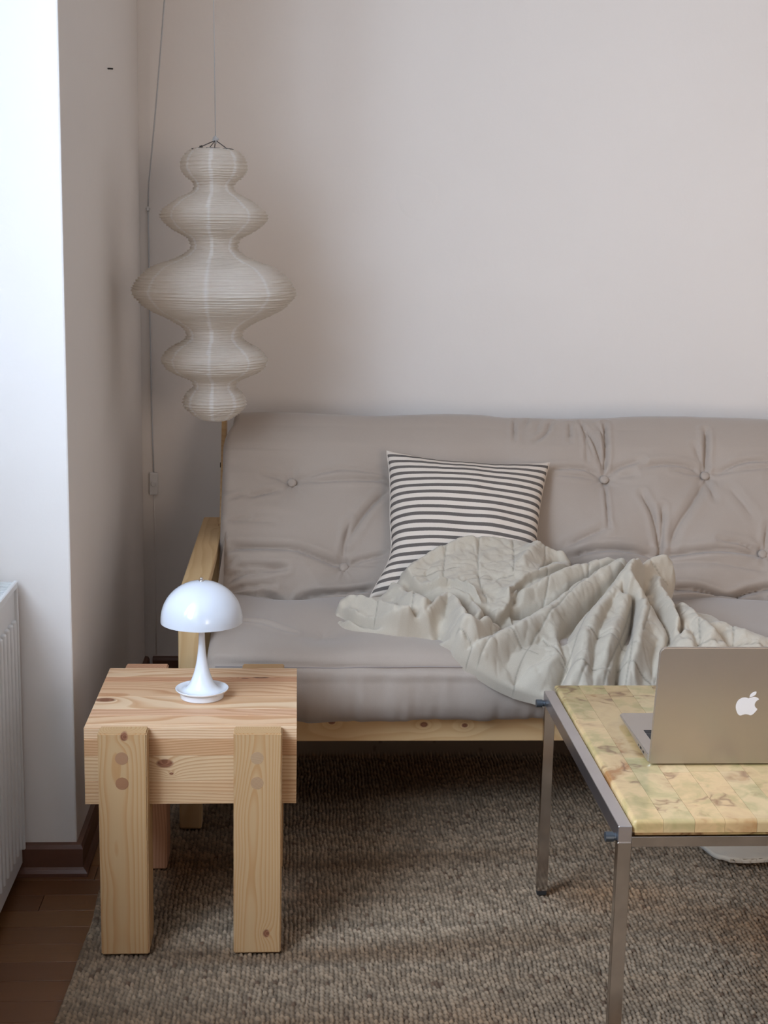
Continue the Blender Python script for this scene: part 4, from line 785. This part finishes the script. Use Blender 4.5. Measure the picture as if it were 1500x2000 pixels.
def tile(x0, x1, y0, y1, ox0, ox1, oy0, oy1):
    bm = bmesh.new(); g = .0002; box(bm, x0+g, x1-g, y0+g, y1-g, sz0+.006, sz1)
    tops = []
    for e in bm.edges:
        a, c = e.verts; mx_ = (a.co+c.co)/2
        if mx_.z > sz1-.0001 and ((ox0 and abs(mx_.x-x0-g) < 1e-5) or (ox1 and abs(mx_.x-x1+g) < 1e-5) or (oy0 and abs(mx_.y-y0-g) < 1e-5) or (oy1 and abs(mx_.y-y1+g) < 1e-5)): tops.append(e)
        elif mx_.z > sz0 and abs(a.co.z-c.co.z) > .01 and ((ox0 and oy0 and mx_.x < x0+.001 and mx_.y < y0+.001)): tops.append(e)
    if tops: bmesh.ops.bevel(bm, geom=tops, offset=.0065, segments=5, affect='EDGES', profile=.5)
    o = obj('stone_tile', bm, om, slab)
for i in range(len(cols)-1):
    js = joints.get(i)
    if js is None:
        js = [sy0]; p = sy0+rt.uniform(.12, .3)
        while p < sy1-.08: js.append(p); p += rt.uniform(.14, .3)
        js.append(sy1)
    for k in range(len(js)-1): tile(cols[i], cols[i+1], js[k], js[k+1], i == 0, i == len(cols)-2, k == 0, k == len(js)-2)

# ------------------------------------------------------------------ laptop
lp = thing('laptop', 'open aluminium laptop seen from behind on the onyx coffee table', 'laptop', (.6025, 2.238, .4397))
LW, LD = .325, .226
def rrect(w, h, r, n=8, x0=0, y0=0, rb=None):
    pts = []; rb = r if rb is None else rb
    for (cx, cy, a0, rr) in ((w-rb, rb, -90, rb), (w-r, h-r, 0, r), (r, h-r, 90, r), (rb, rb, 180, rb)):
        for k in range(n+1):
            a = R_(a0+90*k/n); pts.append((x0+cx+rr*math.cos(a), y0+cy+rr*math.sin(a)))
    return pts
def extr(pts, z0, z1, bev=0):
    bm = bmesh.new(); A = [bm.verts.new((x, y, z0)) for x, y in pts]; f = bm.faces.new(A)
    r = bmesh.ops.extrude_face_region(bm, geom=[f]); vs = [g for g in r['geom'] if isinstance(g, bmesh.types.BMVert)]
    bmesh.ops.translate(bm, verts=vs, vec=(0, 0, z1-z0)); bmesh.ops.recalc_face_normals(bm, faces=bm.faces)
    if bev:
        es = [e for e in bm.edges if abs(e.verts[0].co.z-e.verts[1].co.z) < 1e-6 and len(e.link_faces) == 2]
        bmesh.ops.bevel(bm, geom=es, offset=bev, segments=2, affect='EDGES')
    return bm
bm = extr(rrect(LW, LD-.002, .011, y0=.002), .0015, .0155, .0014)
for v_ in bm.verts:                                # wedge: thinner towards the palm rest
    if v_.co.z > .008: pass
    else: v_.co.z += .0085*max(0, v_.co.y/LD)**1.3
for v_ in bm.verts:
    if v_.co.z > .0125: v_.co.z -= .002*v_.co.y/LD
base_o = obj('base', bm, M['alu'], lp)
ztop = lambda y: .0155-.002*y/LD
obj('keyboard_well', bx(.020, LW-.020, .028, .132, .0138, .01415), M['alu'], base_o)
kr = [(.1165, 13), (.0985, 13), (.0805, 13), (.0625, 12), (.0450, 11), (.0300, 14)]
for ky, nk in [(.113, 11), (.0945, 12), (.076, 13), (.0575, 14), (.039, 14), (.0265, 14)]:
    wk = (LW-.046)/nk; hk = .0145 if ky > .03 else .008
    for q in range(nk): obj('key', bx(.023+q*wk, .023+(q+1)*wk-.0028, ky, ky+hk, ztop(ky)-.0006, ztop(ky)+.0008, .0003), M['key'], base_o)
obj('trackpad', bx(.112, .213, .142, .214, ztop(.18)-.0008, ztop(.18)+.0004, .0002), M['alu'], base_o)
for (py, pl, ph) in ((.030, .010, .0035), (.048, .012, .004), (.068, .004, .003)): obj('port', bx(-.0003, .001, py, py+pl, .0072, .0072+ph), M['hole'], base_o)
for fx in (.02, LW-.04):
    for fy in (.02, LD-.04): obj('rubber_foot', bx(fx, fx+.02, fy, fy+.012, .0002, .0085 if fy > .1 else .0016, .0005), M['rubber'], base_o)
obj('hinge', tube(bmesh.new(), [(.03, .0125, .0150), (LW-.03, .0125, .0150)], .0042, 14), M['key'], lp)
# the lid: drawn in its own plane, then tilted back about the hinge
tilt = R_(90+8); piv = Vector((0, -.0035, .0125))
def tilted(bm):
    mt = Matrix.Translation(piv) @ Matrix.Rotation(tilt, 4, 'X') @ Matrix.Translation((0, -.0105, 0))
    bmesh.ops.transform(bm, matrix=mt, verts=bm.verts); return bm
bm = extr(rrect(LW, .216, .012, rb=.005), -.0025, .0030, .0016)
lid = obj('lid', tilted(bm), M['alu'], lp)
scr, nt, b = new_mat('dark_screen'); b.inputs['Base Color'].default_value = (.01, .01, .012, 1); b.inputs['Roughness'].default_value = .08
obj('screen', tilted(bx(.006, LW-.006, .014, .209, -.0029, -.0026)), scr, lid)
body_ = [(1258, 787), (1225, 778), (1190, 782), (1155, 805), (1135, 845), (1132, 885), (1145, 930), (1165, 965), (1190, 980), (1215, 973), (1245, 965), (1275, 970), (1300, 978), (1325, 965), (1350, 935), (1365, 908), (1345, 890), (1332, 865), (1335, 835), (1350, 812), (1370, 798), (1350, 780), (1320, 770), (1290, 777)]
leaf_ = [(1267, 773), (1271, 748), (1298, 720), (1332, 712), (1329, 740), (1303, 764)]
k = .000160
cy0 = .1085
for P_ in (body_, leaf_):
    pts = [((x-1252)*k+LW/2-.005, -(y-878)*k*1.03+cy0) for x, y in P_]
    pts = [tuple(q) for q in smooth_poly(pts+[pts[0]], 4)[:-1]]
    em = tilted(extr(pts, .0029, .0033))
    obj('emblem', em, M['emblem'], lid, label='white fruit shaped emblem on the lid' if P_ is body_ else 'leaf of the lid emblem')
